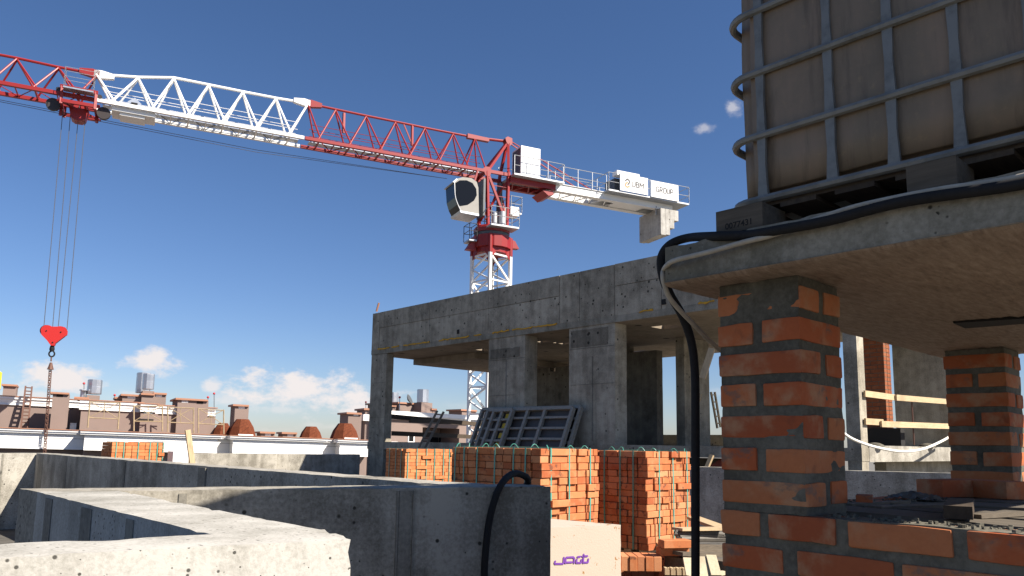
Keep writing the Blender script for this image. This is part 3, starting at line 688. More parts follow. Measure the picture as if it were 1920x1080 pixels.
# ================================================================== brick pallets
PB_S = [brick_mesh('new_stretcher', .25, .12, .065, .003, 0, i, 1) for i in range(1)]
PB_H = [brick_mesh('new_header', .12, .12, .065, .003, 0, i, 1) for i in range(1)]
PB_T = [brick_mesh('new_upright', .065, .12, .12, .003, 0, i, 1) for i in range(1)]
PB_L = [brick_mesh('new_edge', .25, .12, .12, .003, 0, i, 1) for i in range(1)]
def brick_pallet(label, x0, x1, y0, y1, ztop, n, seed, mat='brick', tall=-1, straps_x=(), straps_y=(), jit=.008, tails=True, base=True):
    rnd = random.Random(seed); H = .0665
    heights = [(.1215 if k == tall else H) for k in range(n)]
    zbot = ztop - sum(heights)
    t = thing('brick_pallet', ((x0 + x1) / 2, (y0 + y1) / 2, 0 if base else zbot), label, 'pallet of bricks', 'strapped pallets of new bricks')
    dup = {}
    def mk(me):
        if me.name not in dup:
            c = me.copy(); c.materials.clear(); c.materials.append(M[mat]); dup[me.name] = c
        return dup[me.name]
    z = ztop
    for k in range(n):
        h = heights[k]; zc = z - h / 2; z -= h
        def row(L):
            out = []; a = 0.
            odd = rnd.random() < .5
            while a < L - .05:
                if k == tall: w = rnd.choice([.065, .065, .25])
                else: w = .25 if rnd.random() < (.55 if not odd else .35) else .12
                if a + w > L + .02: w = .12 if a + .12 <= L + .03 else .065
                out.append((a, w)); a += w + rnd.uniform(.001, .006)
            s = L / (a - .003); return [(p * s, w * s, w) for p, w in out]
        def pick(w):
            if k == tall: return (PB_L if w > .2 else PB_T)[0], (.25 if w > .2 else .065)
            return (PB_S if w > .2 else PB_H)[0], (.25 if w > .2 else .12)
        for p, w, w0 in row(x1 - x0):
            me, L = pick(w0); o = put(mk(me), (x0 + p + w / 2, y0 + .06 + rnd.uniform(-jit, jit) - (rnd.random() < .06) * .03, zc), 0, t, mat); o.scale = ((w - .006) / L, 1, .965); o.rotation_euler.z = rnd.uniform(-.03, .03)
        for p, w, w0 in row(y1 - y0 - .125):
            me, L = pick(w0); o = put(mk(me), (x0 + .06 + rnd.uniform(-jit, jit), y0 + .125 + p + w / 2, zc), math.pi / 2, t, mat); o.scale = ((w - .006) / L, 1, .965)
        if k == 0:
            yy = y0 + .125
            while yy + .12 < y1 + .01:
                for p, w, w0 in row(x1 - x0 - .125):
                    me, L = pick(w0); o = put(mk(me), (x0 + .125 + p + w / 2, yy + .06, zc + rnd.uniform(-.002, .002)), 0, t, mat); o.scale = ((w - .002) / L, 1, 1)
                yy += .124
    c = MB(); c.box((x0 + .115, y0 + .115, zbot + .002), (x1 - .004, y1 - .004, ztop - .0675)); o = c.build('brick_core', mat, t); o['kind'] = 'stuff'
    def tail(p, s):
        d = Vector((rnd.uniform(-1, 1), rnd.uniform(-1, 1), 0)).normalized(); q = [Vector(p)]
        for i in range(6): q.append(q[-1] + d * .014 + Vector((0, 0, .018 * math.cos(i * .62 + .3 * s)))); d = (d + Vector((rnd.uniform(-.5, .5), rnd.uniform(-.5, .5), 0))).normalized()
        return q
    for a in straps_x:
        x = x0 + a; b = rnd.uniform(-.015, .015)
        m = MB(); m.ribbon([(x + b, y0 - .012, zbot), (x + b * .3, y0 - .016, (zbot + ztop) / 2), (x, y0 - .012, ztop + .004), (x, y1 + .005, ztop + .004)], (0, 1, 0), .017, .0016)
        if tails: m.tube(curve(tail((x, y0 + .02, ztop), 1), 3), .004, 5)
        m.build('strap', 'strap', t)
    for a in straps_y:
        y = y0 + a; b = rnd.uniform(-.015, .015)
        m = MB(); m.ribbon([(x0 - .012, y + b, zbot), (x0 - .016, y, (zbot + ztop) / 2), (x0 - .012, y, ztop + .0055), (x1 + .005, y, ztop + .0055)], (1, 0, 0), .017, .0016)
        if tails: m.tube(curve(tail((x0 + .05, y, ztop), 0), 3), .004, 5)
        m.build('strap', 'strap', t)
    if base:
        for k in range(4): MB().box((x0 + .01, y0 + .02 + (y1 - y0 - .13) * k / 3, zbot - .024), (x1 - .01, y0 + .11 + (y1 - y0 - .13) * k / 3, zbot - .001)).build('deck_board', 'wood', t)
        for k in range(3): MB().box((x0 + .01 + (x1 - x0 - .11) * k / 2, y0 + .02, 0.002), (x0 + .10 + (x1 - x0 - .11) * k / 2, y1 - .02, zbot - .025)).build('bearer', 'woody', t)
    return t
brick_pallet('rightmost pallet of orange bricks, one course standing on edge, behind the loose heap', 6.34, 7.125, 4.71, 5.41, E - .045, 14, 11, tall=11, straps_x=(.20, .44, .70), straps_y=(.16, .33, .54), jit=.014)
brick_pallet('large pallet of orange bricks with dark burn marks behind the cream block', 4.98, 5.80, 4.88, 6.14, E - .03, 14, 12, straps_x=(.13, .38, .68), straps_y=(.18, .34, .60, .86, 1.06, 1.2), jit=.016)
brick_pallet('farthest pallet of bricks of the row, at the foot of the leftmost pier', 8.84, 10.02, 12.36, 13.02, E - .11, 14, 13, 'brick_far', straps_x=(.06, .28, .52, .72, .95, 1.10), straps_y=(.12, .3, .52), jit=.006, tails=False)
def far_pallet():
    c = atd(210, 831, 14.6); w = atd(327, 833, 14.9)
    x1 = c.x + .98; 
    brick_pallet('pallet of bricks standing alone beyond the long wall on the left', c.x, x1, c.y, c.y + .62, c.z + .02, 12, 14, 'brick_far', straps_x=(.08, .22, .48, .70, .84, .95), straps_y=(), jit=.006, tails=False)
far_pallet()
# ================================================================== cream block with stencil
def cream_block():
    zt = E - .55
    R = onZ(1164, 984, zt); Lp = onZ(1033, 989.5, zt); d = (Lp - R); d.z = 0; d.normalize(); bk = onZ(1033, 972.5, zt) - R; bk.z = 0; bk.normalize()
    q = [R + d * .95, R, R + bk * .62, R + d * .95 + bk * .62]
    o = rough_prism([(p.x, p.y) for p in q], 0.0, zt, .045, .0025, .009, 21., 4.).build('cream_block', 'foam'); auto_sharp(o)
    tag(o, 'cream coloured chipped block with purple lettering, beside the end of the shaded wall', 'building block')
    f = Fr((R.x, R.y), (d.x, d.y)); m = MB()
    def P(x, y): return f.px(1030 + x / 21.33, 1030 + y / 21.33, .003)
    glyphs = [[[(240, 478), (213, 540), (228, 580), (548, 575), (572, 520), (585, 330)]],
              [[(905, 515), (690, 525), (642, 545), (655, 400), (690, 325), (960, 312), (1000, 360), (985, 545)]],
              [[(1135, 305), (1238, 290)], [(1100, 400), (1080, 540), (1262, 535), (1283, 420)]],
              [[(1378, 205), (1350, 545)], [(1320, 280), (1525, 268)], [(1380, 530), (1545, 520), (1560, 395)]]]
    for g in glyphs:
        m = MB()
        for st in g:
            pts = [P(*s) for s in st]; m.ribbon(pts, f.n, .0125, .003)
            for p in pts: m.prism([p + f.d * .0062 * math.cos(a) + Vector((0, 0, .0062 * math.sin(a))) for a in [k * math.pi / 4 for k in range(8)]], f.n * .0016)
        m.build('letter', 'purple', o)
cream_block()

# ================================================================== loose bricks on the deck
def pile():
    rnd = random.Random(8); L1 = E - 1.15 + .13; G = 'loose bricks heaped before the pallets'
    def hole_brick():
        me = PB_L[0].copy(); return me
    def up(u, v, z, rz, label, holes=False, mat='brick'):
        p = onZ(u, v, z); me = PB_E; o = bpy.data.objects.new('loose_brick', me); COL.objects.link(o)
        o.location = (p.x, p.y, z); o.rotation_euler = (math.pi / 2, 0, rz); tag(o, label, 'brick', G); return o
    me = brick_mesh('edge_brick', .25, .12, .065, .004, 0, 4, 1); me.materials.append(M['brick']); PB_E = me
    fl = brick_mesh('flat_brick', .25, .12, .065, .004, 0, 5, 1); fl.materials.append(M['brick'])
    # rows of bricks standing on edge: base layer, then upper layer, ends towards the viewer
    ORD = ['first', 'second', 'third', 'fourth', 'fifth', 'sixth', 'seventh', 'eighth', 'ninth', 'tenth']
    def rowput(u, v, z, n, rz, lab, G=G, tint=None):
        p = onZ(u, v, z); t = Vector((math.cos(rz), math.sin(rz), 0)); nn = Vector((-t.y, t.x, 0))
        for i in range(n):
            o = bpy.data.objects.new('loose_brick', me); COL.objects.link(o)
            c = p + t * (i * .067 + .033) + nn * (.125 + rnd.uniform(-.006, .006)); o.location = (c.x, c.y, z + .06)
            o.rotation_euler = (0, math.pi / 2, 0); o.matrix_world = Matrix.Translation(o.location) @ Matrix.Rotation(rz + math.pi / 2, 4, 'Z') @ Matrix.Rotation(math.pi / 2, 4, 'X')
            tag(o, lab % ORD[i], 'brick', G)
    # the viewer sees the ends (65 x 120) along axis direction rz
    rowput(1150, 1071, .128, 6, rad(-42), '%s brick from the cream block in the upper row of bricks set on edge')
    rowput(1128, 1083, .002, 10, rad(-42), '%s brick from the cream block in the bottom row of bricks set on edge', 'bricks of the bottom edge-set row')
    def flat(u, v, z, rz, lab, sc=(1, 1, 1)):
        p = onZ(u, v, z); o = bpy.data.objects.new('loose_brick', fl); COL.objects.link(o); o.location = (p.x, p.y, z); o.rotation_euler = (0, 0, rz); o.scale = sc
        return tag(o, lab, 'brick', 'single loose bricks on the heap')
    flat(1261, 1033, .284, rad(-36), 'loose brick lying flat under the topmost brick of the heap')
    flat(1265, 1019, .351, rad(-30), 'topmost loose brick of the heap, lying flat on another')
    # bricks set on edge, the first showing its perforated bed to the left
    p = onZ(1279, 1066, .128); o = MB(); o.box((0, 0, 0), (.064, .25, .12)); ob = o.build('perforated_brick', 'brick'); ob.location = (p.x, p.y, .128); ob.rotation_euler = (0, 0, rad(5))
    tag(ob, 'perforated brick on edge showing rows of round holes', 'brick'); hm = MB()
    for r in range(3):
        for c in range(5): hm.lathe((-.0015, .03 + c * .045 + (r % 2) * .018, .025 + r * .034), [(.008, 0), (.008, .003)], 8, (1, 0, 0), False)
    hb = hm.build('hole', 'void'); hb.parent = ob
    for k in range(5):
        o = bpy.data.objects.new('loose_brick', me); COL.objects.link(o); o.matrix_world = Matrix.Translation((p.x + .10 + k * .067, p.y + .125 + rnd.uniform(-.012, .012), .188)) @ Matrix.Rotation(math.pi / 2, 4, 'Z') @ Matrix.Rotation(math.pi / 2, 4, 'X')
        tag(o, ORD[k] + ' brick on edge right of the perforated brick', 'brick', 'bricks on edge right of the perforated brick')
    for k in range(4):
        o = bpy.data.objects.new('loose_brick', fl); COL.objects.link(o); o.location = (p.x + .05 + k * .128, p.y + .12 + rnd.uniform(-.01, .01), .034 + .03); o.rotation_euler = (0, 0, math.pi / 2); o.scale = (1, 1, 1.8)
        tag(o, ORD[k] + ' brick of the course under the perforated brick', 'brick', 'bricks of the course under the perforated brick')
    for i, (u, v, z, rz) in enumerate(((1338, 1068, .12, -25), (1190, 1100, .06, 30), (1262, 1094, .05, -12), (1345, 1090, .05, 15))):
        flat(u, v, z, rad(rz), ['loose brick under the white timber wedges', 'loose brick low in front of the edge-set rows', 'loose brick at the bottom edge below the perforated brick', 'loose brick at the bottom edge below the timber wedges'][i])
    # timber wedges, offcut, planks, roll of mesh to the right of the heap
    for i, (u0, v0, u1, v1, w) in enumerate(((1291, 1047, 1299, 1083, .085), (1314, 1045, 1324, 1080, .075), (1333, 1042, 1343, 1074, .075))):
        d = 5.6; a = atd(u0, v0, d + .16); b = atd(u1, v1 + 6, d)
        o = MB().bar(a, b, .022, w, (RI.x, RI.y, 0)).build('timber_wedge', 'signwood'); tag(o, ['leftmost pale timber wedge leaning on the brick heap', 'middle pale timber wedge leaning on the brick heap', 'rightmost pale timber wedge leaning on the brick heap'][i], 'timber wedge', 'pale timber wedges on the brick heap')
    a = atd(1290, 1083, 5.55); b = atd(1357, 1074, 5.75); plank('pale lath lying below the timber wedges', a, b, .03, .03, 'signwood', 'timber_lath')
    p = onZ(1247, 1078, .125); o = MB(); e = Vector((.70, -.71, 0)); q = Vector((.71, .70, 0))
    for k in range(7): o.prism([p + e * (k * .024) + Vector((0, 0, z)) for z in (0, .055)] + [p + e * (k * .024 + (.013 if k % 2 else .023)) + Vector((0, 0, z)) for z in (.052 - .012 * (k % 2), 0)], q * (.07 if k % 2 == 0 else .05))
    o.prism([p + q * .03 + e * a + Vector((0, 0, z)) for a, z in ((0, .004), (0, .05), (.165, .054), (.165, .004))], q * .035)
    tag(o.build('timber_offcut', 'wood'), 'notched pale timber offcut in front of the perforated brick', 'timber offcut')
    d = 6.4
    plank('pale plank slanting down behind the black hose, right of the pallets', atd(1300, 971, 7.6), atd(1375, 998, 6.9), .14, .028, 'wood')
    plank('horizontal pale plank on the wire mesh roll', atd(1270, 992, 6.5), atd(1352, 991, 6.8), .12, .022, 'wood')
    o = MB()
    for k in range(3):
        a = atd(1268 + k * 3, 1000 + k * 5, 6.5); b = atd(1362, 1000 + k * 5, 6.9); o.tube(curve([a, (a + b) / 2 + Vector((0, 0, .004)), b], 4), .03, 8)
    for k in range(90):
        t = k / 90; a = atd(1268, 1001, 6.46).lerp(atd(1362, 1002, 6.86), t); o.tube([a + Vector((0, 0, .035)), a + Vector((.03 * (-1) ** k, 0, 0)), a + Vector((0, 0, -.045))], .0035, 4)
    tag(o.build('wire_mesh_roll', 'mesh_wire'), 'roll of grey wire mesh under a plank, right of the pallets', 'wire mesh')
    for i, (v, dd) in enumerate(((1024, 6.5), (1030, 6.45), (1037, 6.3))):
        plank(['upper dark plank of the lumber stack under the wire mesh', 'middle dark plank of the lumber stack under the wire mesh', 'lowest dark plank of the lumber stack under the wire mesh'][i], atd(1280 - i * 6, v, dd), atd(1372, v + 3, dd + .3), .16, .03, 'woodgreyx', group='planks stacked under the wire mesh')
    for i, (x, y) in enumerate(((1300, 1048), (1350, 1050))):
        a = atd(x, y, 6.3); MBx = MB(); MBx.box((a.x - .05, a.y - .15, 0.001), (a.x + .05, a.y + .25, a.z)); tag(MBx.build('timber_bearer', 'woodgreyx'), ['left squared bearer under the lumber stack', 'right squared bearer under the lumber stack'][i], 'timber')
M['signwood'] = mat_wood('bleached_timber', (.46, .38, .25), (.62, .53, .38), 2)
pile()

# ================================================================== concrete frame of the next storey
XB = 12.34
def building():
    t = thing('concrete_building', (XB + 3, 12, 0), 'unfinished grey concrete storey with wide piers and deep parapet, behind the brick pallets', 'building')
    zc, zp0, zp1 = E + 2.563, E + 2.735, E + 3.81
    Y = lambda u, v=600: onX(u, v, XB).y
    yL = 19.11; yR = 5.0
    # floor and ceiling slabs
    m = MB(); m.box((XB, yR, E - .18), (18.2, yL + .05, E + .03)); m.build('floor_slab', 'frame', t)
    m = MB(); m.box((XB + .0, yR, zc), (18.2, yL, zp0 - .004)); cs = m.build('ceiling_slab', 'soffit', t)
    cut = MB()                              # pipe openings left in the slab
    for u, v, lx, ly in ((1020, 640.5, .22, .34), (1047, 642.5, .18, .22), (1062, 644, .22, .34), (1193, 661, .55, .95), (1250, 613, .45, .5), (906, 656, .3, .3)):
        p = onZ(u, v, zc); cut.box((p.x - lx / 2, p.y - ly / 2, zc - .3), (p.x + lx / 2, p.y + ly / 2, zp0 + .3))
    co = cut.build('cutter', None); bmod = cs.modifiers.new('openings', 'BOOLEAN'); bmod.object = co; bmod.solver = 'EXACT'; bpy.context.view_layer.update()
    me = bpy.data.meshes.new_from_object(cs.evaluated_get(bpy.context.evaluated_depsgraph_get())); cs.modifiers.clear(); cs.data = me; bpy.data.objects.remove(co)
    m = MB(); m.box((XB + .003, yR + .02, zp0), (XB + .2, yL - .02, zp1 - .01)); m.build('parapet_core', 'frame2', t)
    m = MB(); m.box((XB - .012, yR, zc + .004), (XB + .02, yL + .012, zp0 - .03)); m.build('slab_edge', 'slab', t)
    # parapet cast in lifts: separate panels with recessed joints
    rows = [(700.3, 712, 0), (712, 806, 1), (806, 917, 1), (917, 1050, 1), (1050, 1087, 0), (1087, 1153, 0), (1153, 1240, 1), (1240, 1330, 1), (1330, 1420, 0), (1420, 1500, 1), (1500, 1610, 0)]
    rnd = random.Random(2)
    def vy(u): return 587.8 - (u - 700.5) * .202 + 30
    for a, b, two in rows:
        ya, yb = onX(a, vy(a), XB).y, onX(b, vy(b), XB).y
        if a < 705: ya = yL
        if b > 1600: yb = yR
        cuts = [(zp0 - .028, zp1)] if not two else [(zp0 - .028, zp0 + .60), (zp0 + .607, zp1 - .0)]
        for z0, z1 in cuts:
            k = rnd.uniform(0, .016); m = MB(); m.box((XB - .004 - k, yb + .006, z0), (XB + .0025, ya - .006, z1 - rnd.uniform(0, .008))); m.build('parapet_panel', rnd.choice(['frame', 'frame_b', 'frame_c']), t)
    m = MB(); m.box((XB + .21, yL - .19, zp0), (18.2, yL, zp1 - .02)); m.build('end_parapet', 'frame', t)
    m = MB(); m.box((XB + .21, yR, zp0), (18.2, yR + .19, zp1 - .02)); m.build('end_parapet', 'frame', t)
    for u, v in ((858.5, 622), (1244, 566)):
        p = onX(u, v, XB - .02); m = MB(); m.box((p.x - .001, p.y - .045, p.z - .055), (p.x + .012, p.y + .045, p.z + .055)); m.build('hole_shade_plate', 'void', t)  # black plate painted as the dark inside a hole
    # foam that squeezed out of the joint between slab and parapet
    for a, b in ((709, 730), (735, 748), (757, 806), (824, 880), (890, 903), (925, 955), (962, 1000), (1002, 1045), (1200, 1225), (1310, 1340)):
        m = MB(); pts = []; n = max(3, int((b - a) / 4))
        for i in range(n + 1):
            u = a + (b - a) * i / n; yy = onX(u, vy(u) + 60, XB).y; pts.append((XB - .022, yy, zp0 - .022 + rnd.uniform(-.015, .012)))
        m.tube(pts, [.006 + .018 * abs(math.sin(i * 1.7 + a)) * rnd.random() + .008 for i in range(n + 1)], 5); m.build('foam_bead', 'yellow', t)
    # piers: (left px, right px, depth in X)
    def pier(ua, ub, x0, x1, v=700, z0=E + .03, z1=None, mat='frame', ya=None, yb=None, name='pier'):
        ya = ya if ya is not None else onX(ua, v, x0).y; yb = yb if yb is not None else onX(ub, v, x0).y
        z1 = z1 or zc - .002
        return rough_prism([(x0, yb), (x1, yb), (x1, ya), (x0, ya)], z0, z1, .25, .004, .01, ua).build(name, mat, t)
    pier(697, 725, XB - .006, XB + .24, 670, 0.0, ya=yL - .006)
    pier(916, 984, XB + .01, XB + .42, 690); pier(1067, 1153, XB + .01, XB + .40, 690, mat='frame_c')
    pier(1585, 1610, XB + .005, XB + .27, 760, 0.0, yb=yR + .006)
    for u0, u1, z0, z1, x in ((948, 950.5, .1, 2.0, XB + .01), (1110, 1112, .1, 1.9, XB + .01), (917, 984, 2.02, 2.04, XB + .01), (1068, 1152, 2.08, 2.10, XB + .01), (918, 965, 1.16, 1.175, XB + .01), (1070, 1152, 1.30, 1.31, XB + .01), (698, 724, 1.72, 1.735, XB - .006), (698, 724, .72, .73, XB - .006)):
        ya, yb = onX(u0, 700, x).y, onX(u1, 700, x).y; m = MB(); m.box((x - .0065, yb, E + z0), (x + .004, ya, E + z1)); m.build('form_seam', 'seam', t)
    for u0, u1, z0, z1 in ((1070, 1140, 2.12, 2.50), (920, 975, 2.06, 2.30)):
        ya, yb = onX(u0, 620, XB).y, onX(u1, 620, XB).y; o = rough_prism([(XB + .0035, yb), (XB + .02, yb), (XB + .02, ya), (XB + .0035, ya)], E + z0, E + z1, .09, .004, .05, u0, 5.).build('cast_patch', 'frame2', t)
    # dark back walls and far columns
    def pos(u, x): return onX(u, 760, x).y
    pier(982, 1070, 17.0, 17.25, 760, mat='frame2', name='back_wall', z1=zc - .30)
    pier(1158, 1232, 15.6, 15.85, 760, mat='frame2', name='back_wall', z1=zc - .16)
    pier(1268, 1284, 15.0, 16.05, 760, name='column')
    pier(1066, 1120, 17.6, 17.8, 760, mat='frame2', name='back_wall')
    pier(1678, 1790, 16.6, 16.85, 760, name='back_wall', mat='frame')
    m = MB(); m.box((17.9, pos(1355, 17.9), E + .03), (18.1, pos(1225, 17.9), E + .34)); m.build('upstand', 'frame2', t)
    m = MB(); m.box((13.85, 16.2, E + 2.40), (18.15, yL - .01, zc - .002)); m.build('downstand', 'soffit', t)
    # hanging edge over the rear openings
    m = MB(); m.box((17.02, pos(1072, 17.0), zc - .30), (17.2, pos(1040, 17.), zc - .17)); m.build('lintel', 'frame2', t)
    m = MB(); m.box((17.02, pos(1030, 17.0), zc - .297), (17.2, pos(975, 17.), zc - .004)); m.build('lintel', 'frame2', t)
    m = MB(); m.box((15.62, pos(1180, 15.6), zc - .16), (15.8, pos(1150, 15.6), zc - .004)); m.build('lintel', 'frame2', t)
    # lit beam strip seen below the right hand edge, low wall and dark opening under it
    m = MB(); m.box((XB + .28, yR - .004, E - .19), (18.6, yR + .1, E + .075)); m.build('edge_beam', 'wall', t)
    m = MB(); m.box((14.1, yR + .3, 0), (18, yR + .5, E - .2)); m.build('low_wall', 'frame', t)
    m = MB(); m.box((12.5, yR + 1.7, 0), (14.2, yR + 1.9, E - .19)); m.build('low_wall', 'frame2', t)  # dark back wall added to keep the opening under the slab black
    m = MB(); a_ = onX(1618, 800, 14.4); b_ = onX(1688, 800, 14.4); m.box((14.4, b_.y, E + .031), (14.59, a_.y, onX(1650, 803, 14.4).z)); m.build('opening_shade', 'void', t)  # black box painted as the shade of an opening behind the rails
    m = MB(); m.box((13.5, 7.4, 0), (13.7, 18.9, E - .21)); m.build('low_wall', 'frame2', t)
    # brick column inside: bonded courses
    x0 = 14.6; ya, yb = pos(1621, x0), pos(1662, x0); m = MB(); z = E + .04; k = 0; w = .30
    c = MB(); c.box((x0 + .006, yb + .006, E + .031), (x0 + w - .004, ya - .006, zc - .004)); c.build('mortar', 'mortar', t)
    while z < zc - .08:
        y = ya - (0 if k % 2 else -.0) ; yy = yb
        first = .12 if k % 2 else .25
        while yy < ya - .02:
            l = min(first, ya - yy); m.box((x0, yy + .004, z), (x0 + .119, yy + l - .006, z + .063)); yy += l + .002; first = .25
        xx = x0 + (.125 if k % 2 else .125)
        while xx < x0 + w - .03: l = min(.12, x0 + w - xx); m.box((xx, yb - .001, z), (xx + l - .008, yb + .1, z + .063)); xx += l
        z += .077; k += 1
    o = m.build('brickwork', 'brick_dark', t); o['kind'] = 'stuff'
    return t
building()
# guard rails, ladders and other loose things on and before the storey
fY = 4.97
def railp(ua, va, ub, vb, label, w=.10, th=.03, y=fY):
    return plank(label, onY(ua, va, y), onY(ub, vb, y), th, w, 'wood', 'guard_plank', 'plank', 'guard planks on the right edge of the storey')
railp(1621, 738, 1682, 746, 'upper left guard plank across the brick column')
railp(1680, 745.5, 1800, 755, 'upper right guard plank across the grey inner wall', y=4.93)
railp(1622, 790, 1655, 792, 'lower left guard plank across the brick column')
railp(1652, 795, 1800, 800, 'lower right guard plank across the grey inner wall', y=4.93)
for i, (ua, va, ub, vb) in enumerate(((1623, 735, 1625, 832), (1709, 742, 1714, 834))):
    o = MB().tube([onY(ua, va, 5.02), onY(ub, vb, 5.02)], .012, 6).build('rail_post', 'chain'); tag(o, ['thin rusty rail post beside the lit pier edge', 'thin rusty rail post in front of the grey inner wall'][i], 'post', 'rusty guard rail posts')
hose('white_rope', 'white rope sagging in front of the lit slab edge between the two pillars', [onY(u, v, 4.6) for u, v in ((1575, 808), (1600, 824), (1640, 838), (1690, 846.5), (1730, 842), (1768, 826), (1800, 806))], .022, 'ropewhite', cat='rope')
def lumps():
    for i, (u, v) in enumerate(((1640, 832), (1738, 833))):
        m = MB(); p = onY(u, v, 5.05); m.lathe((p.x, p.y, p.z - .04), [(.16, -.02), (.14, .02), (.08, .05), (.02, .06)], 9); tag(m.build('mortar_heap', 'mortar'), ['small grey heap of mortar on the slab edge by the brick column', 'small grey heap of mortar on the slab edge near the second pillar'][i], 'mortar heap')
lumps()
def props():
    for i, (u, v0, v1, y) in enumerate(((1644, 808, 880, 6.2), (1650, 806, 880, 6.3))):
        m = MB(); a, b = onY(u, v0, y), onY(u, v1, y); m.tube([a, b], .022, 6)
        for k in range(4): q = a.lerp(b, .1 + .25 * k); m.bar(q - Vector((.12, 0, 0)), q, .04, .03)
        tag(m.build('prop', 'white'), ['white notched prop in the dark opening under the slab', 'second white notched prop in the dark opening under the slab'][i], 'prop')
props()
plank('pale board tilted between slab and column right of the hanging hose', onX(1335, 653, 12.1), onX(1317, 709, 12.0), .13, .03, 'woodz', up=(1, 0, 0))
plank('pale stub of board behind the hanging hose', onX(1314, 738, 12.1), onX(1305, 768, 12.05), .05, .03, 'woodz', up=(1, 0, 0))
plank('pale squared post leaning below the slab left of the nearest pillar', onX(1335, 853, 11.9), onX(1324, 880, 11.8), .07, .05, 'woodz', up=(1, 0, 0))
def red_sheet():
    m = MB(); a = onX(1322, 878, 13.2); b = onX(1375, 846, 13.2); c = onX(1375, 880, 13.2)
    m.prism([a, c, b], (.25, 0, 0)); tag(m.build('red_tarpaulin', 'roofred'), 'red sheeting in the gap under the slab beside the nearest pillar', 'tarpaulin')
red_sheet()
def ladder(label, a0, b0, a1, b1, mat, r, n, group=None, name='ladder'):
    t = thing(name, tuple(Vector(a0).lerp(Vector(a1), .5)), label, 'ladder', group)
    for p, q in ((a0, b0), (a1, b1)): MB().bar(p, q, r * 1.4, r * 2).build('rail', mat, t)
    for k in range(n):
        f = (k + .6) / n; MB().bar(Vector(a0).lerp(Vector(b0), f), Vector(a1).lerp(Vector(b1), f), r * 1.3, r).build('rung', mat, t)
    return t
def lean(u0, v0, xa, u1, v1, xb): return onX(u0, v0, xa), onX(u1, v1, xb)
def deckend(b, p):                         # extend a leaning line down to the deck
    d = (b - p); k = (0.01 - p.z) / d.z; return p + d * k
p1, q1 = lean(786, 838, 11.9, 820, 770, 12.30); p2, q2 = lean(798, 838, 11.9, 832, 772, 12.30)
ladder('grey wooden ladder leaning on the slab edge near the leftmost pier', deckend(q1, p1), q1, deckend(q2, p2), q2, 'ladderwood', .028, 9)
p1, q1 = atd(1345, 803, 19.), atd(1333, 735, 19.); p2, q2 = atd(1351, 801, 19.2), atd(1340, 735, 19.2)
ladder('thin ladder standing on the far side of the storey, left of the nearest pillar', p1, q1, p2, q2, 'wood', .025, 5)
# formwork panels leaning against the two middle piers
def panel(label, uTL, vTL, uTR, vTR, uBL, uBR, x_t, x_b, ribs, bars, cells):
    TL, TR = onX(uTL, vTL, x_t), onX(uTR, vTR, x_t); BL, BR = onX(uBL, 838, x_b), onX(uBR, 838, x_b)
    BLd, BRd = deckend(TL, BL), deckend(TR, BR)
    t = thing('formwork_panel', tuple(BLd.lerp(BRd, .5)), label, 'formwork panel', 'steel formwork panels leaning on the piers')
    def P(a, b): return TL.lerp(TR, a).lerp(BLd.lerp(BRd, a), b)
    n = (TR - TL).cross(BLd - TL).normalized(); n = n if n.x < 0 else -n
    m = MB(); m.prism([P(.01, .01) - n * .06, P(.99, .01) - n * .06, P(.99, .99) - n * .06, P(.01, .99) - n * .06], -n * .018); m.build('plywood', 'ply', t)
    for a, b in ((P(0, 0), P(1, 0)), (P(0, 1), P(1, 1)), (P(0, 0), P(0, 1)), (P(1, 0), P(1, 1))): MB().bar(a, b, .07, .09, n).build('frame_bar', 'steelform', t)
    for r in ribs: MB().bar(P(r, .01), P(r, .99), .075, .07, n).build('rib', 'steelform', t)
    for b in bars: MB().bar(P(.01, b) - n * .012, P(.99, b) - n * .012, .05, .045, n).build('cross_bar', 'steelform', t)
    for r0, r1 in cells:
        for k in range(4):
            b0 = .03 + k * .115; m = MB(); m.prism([P(r0, b0) - n * .050, P(r1, b0) - n * .050, P(r1, b0 + .06) - n * .050, P(r0, b0 + .06) - n * .050], -n * .008); m.build('yellow_patch', 'yellowp', t)
    return t
panel('wide leaning steel formwork panel, the front one of the stack', 917, 770, 1075, 765, 893, 1053, 12.08, 11.78, (.32, .50, .70), (.10, .22, .34, .48, .62, .76, .9), ())
panel('narrow leaning steel formwork panel with yellow patches, left in the stack', 928, 771, 962, 769, 904, 938, 12.0, 11.70, (.46,), (.11, .23, .36, .5, .64, .8), ((.60, .86),))
panel('rear leaning steel formwork panel jutting out right of the stack', 906, 768, 1090, 764, 882, 1068, 12.2, 11.9, (.2, .6, .9), (.12, .25, .38, .5, .7, .85), ())
def rod():
    a = onX(706, 584, XB + .1); b = onX(710.5, 568, XB + .1); tag(MB().bar(a, b, .05, .03).build('batten', 'coping'), 'short reddish batten sticking up at the parapet corner', 'batten')
rod()
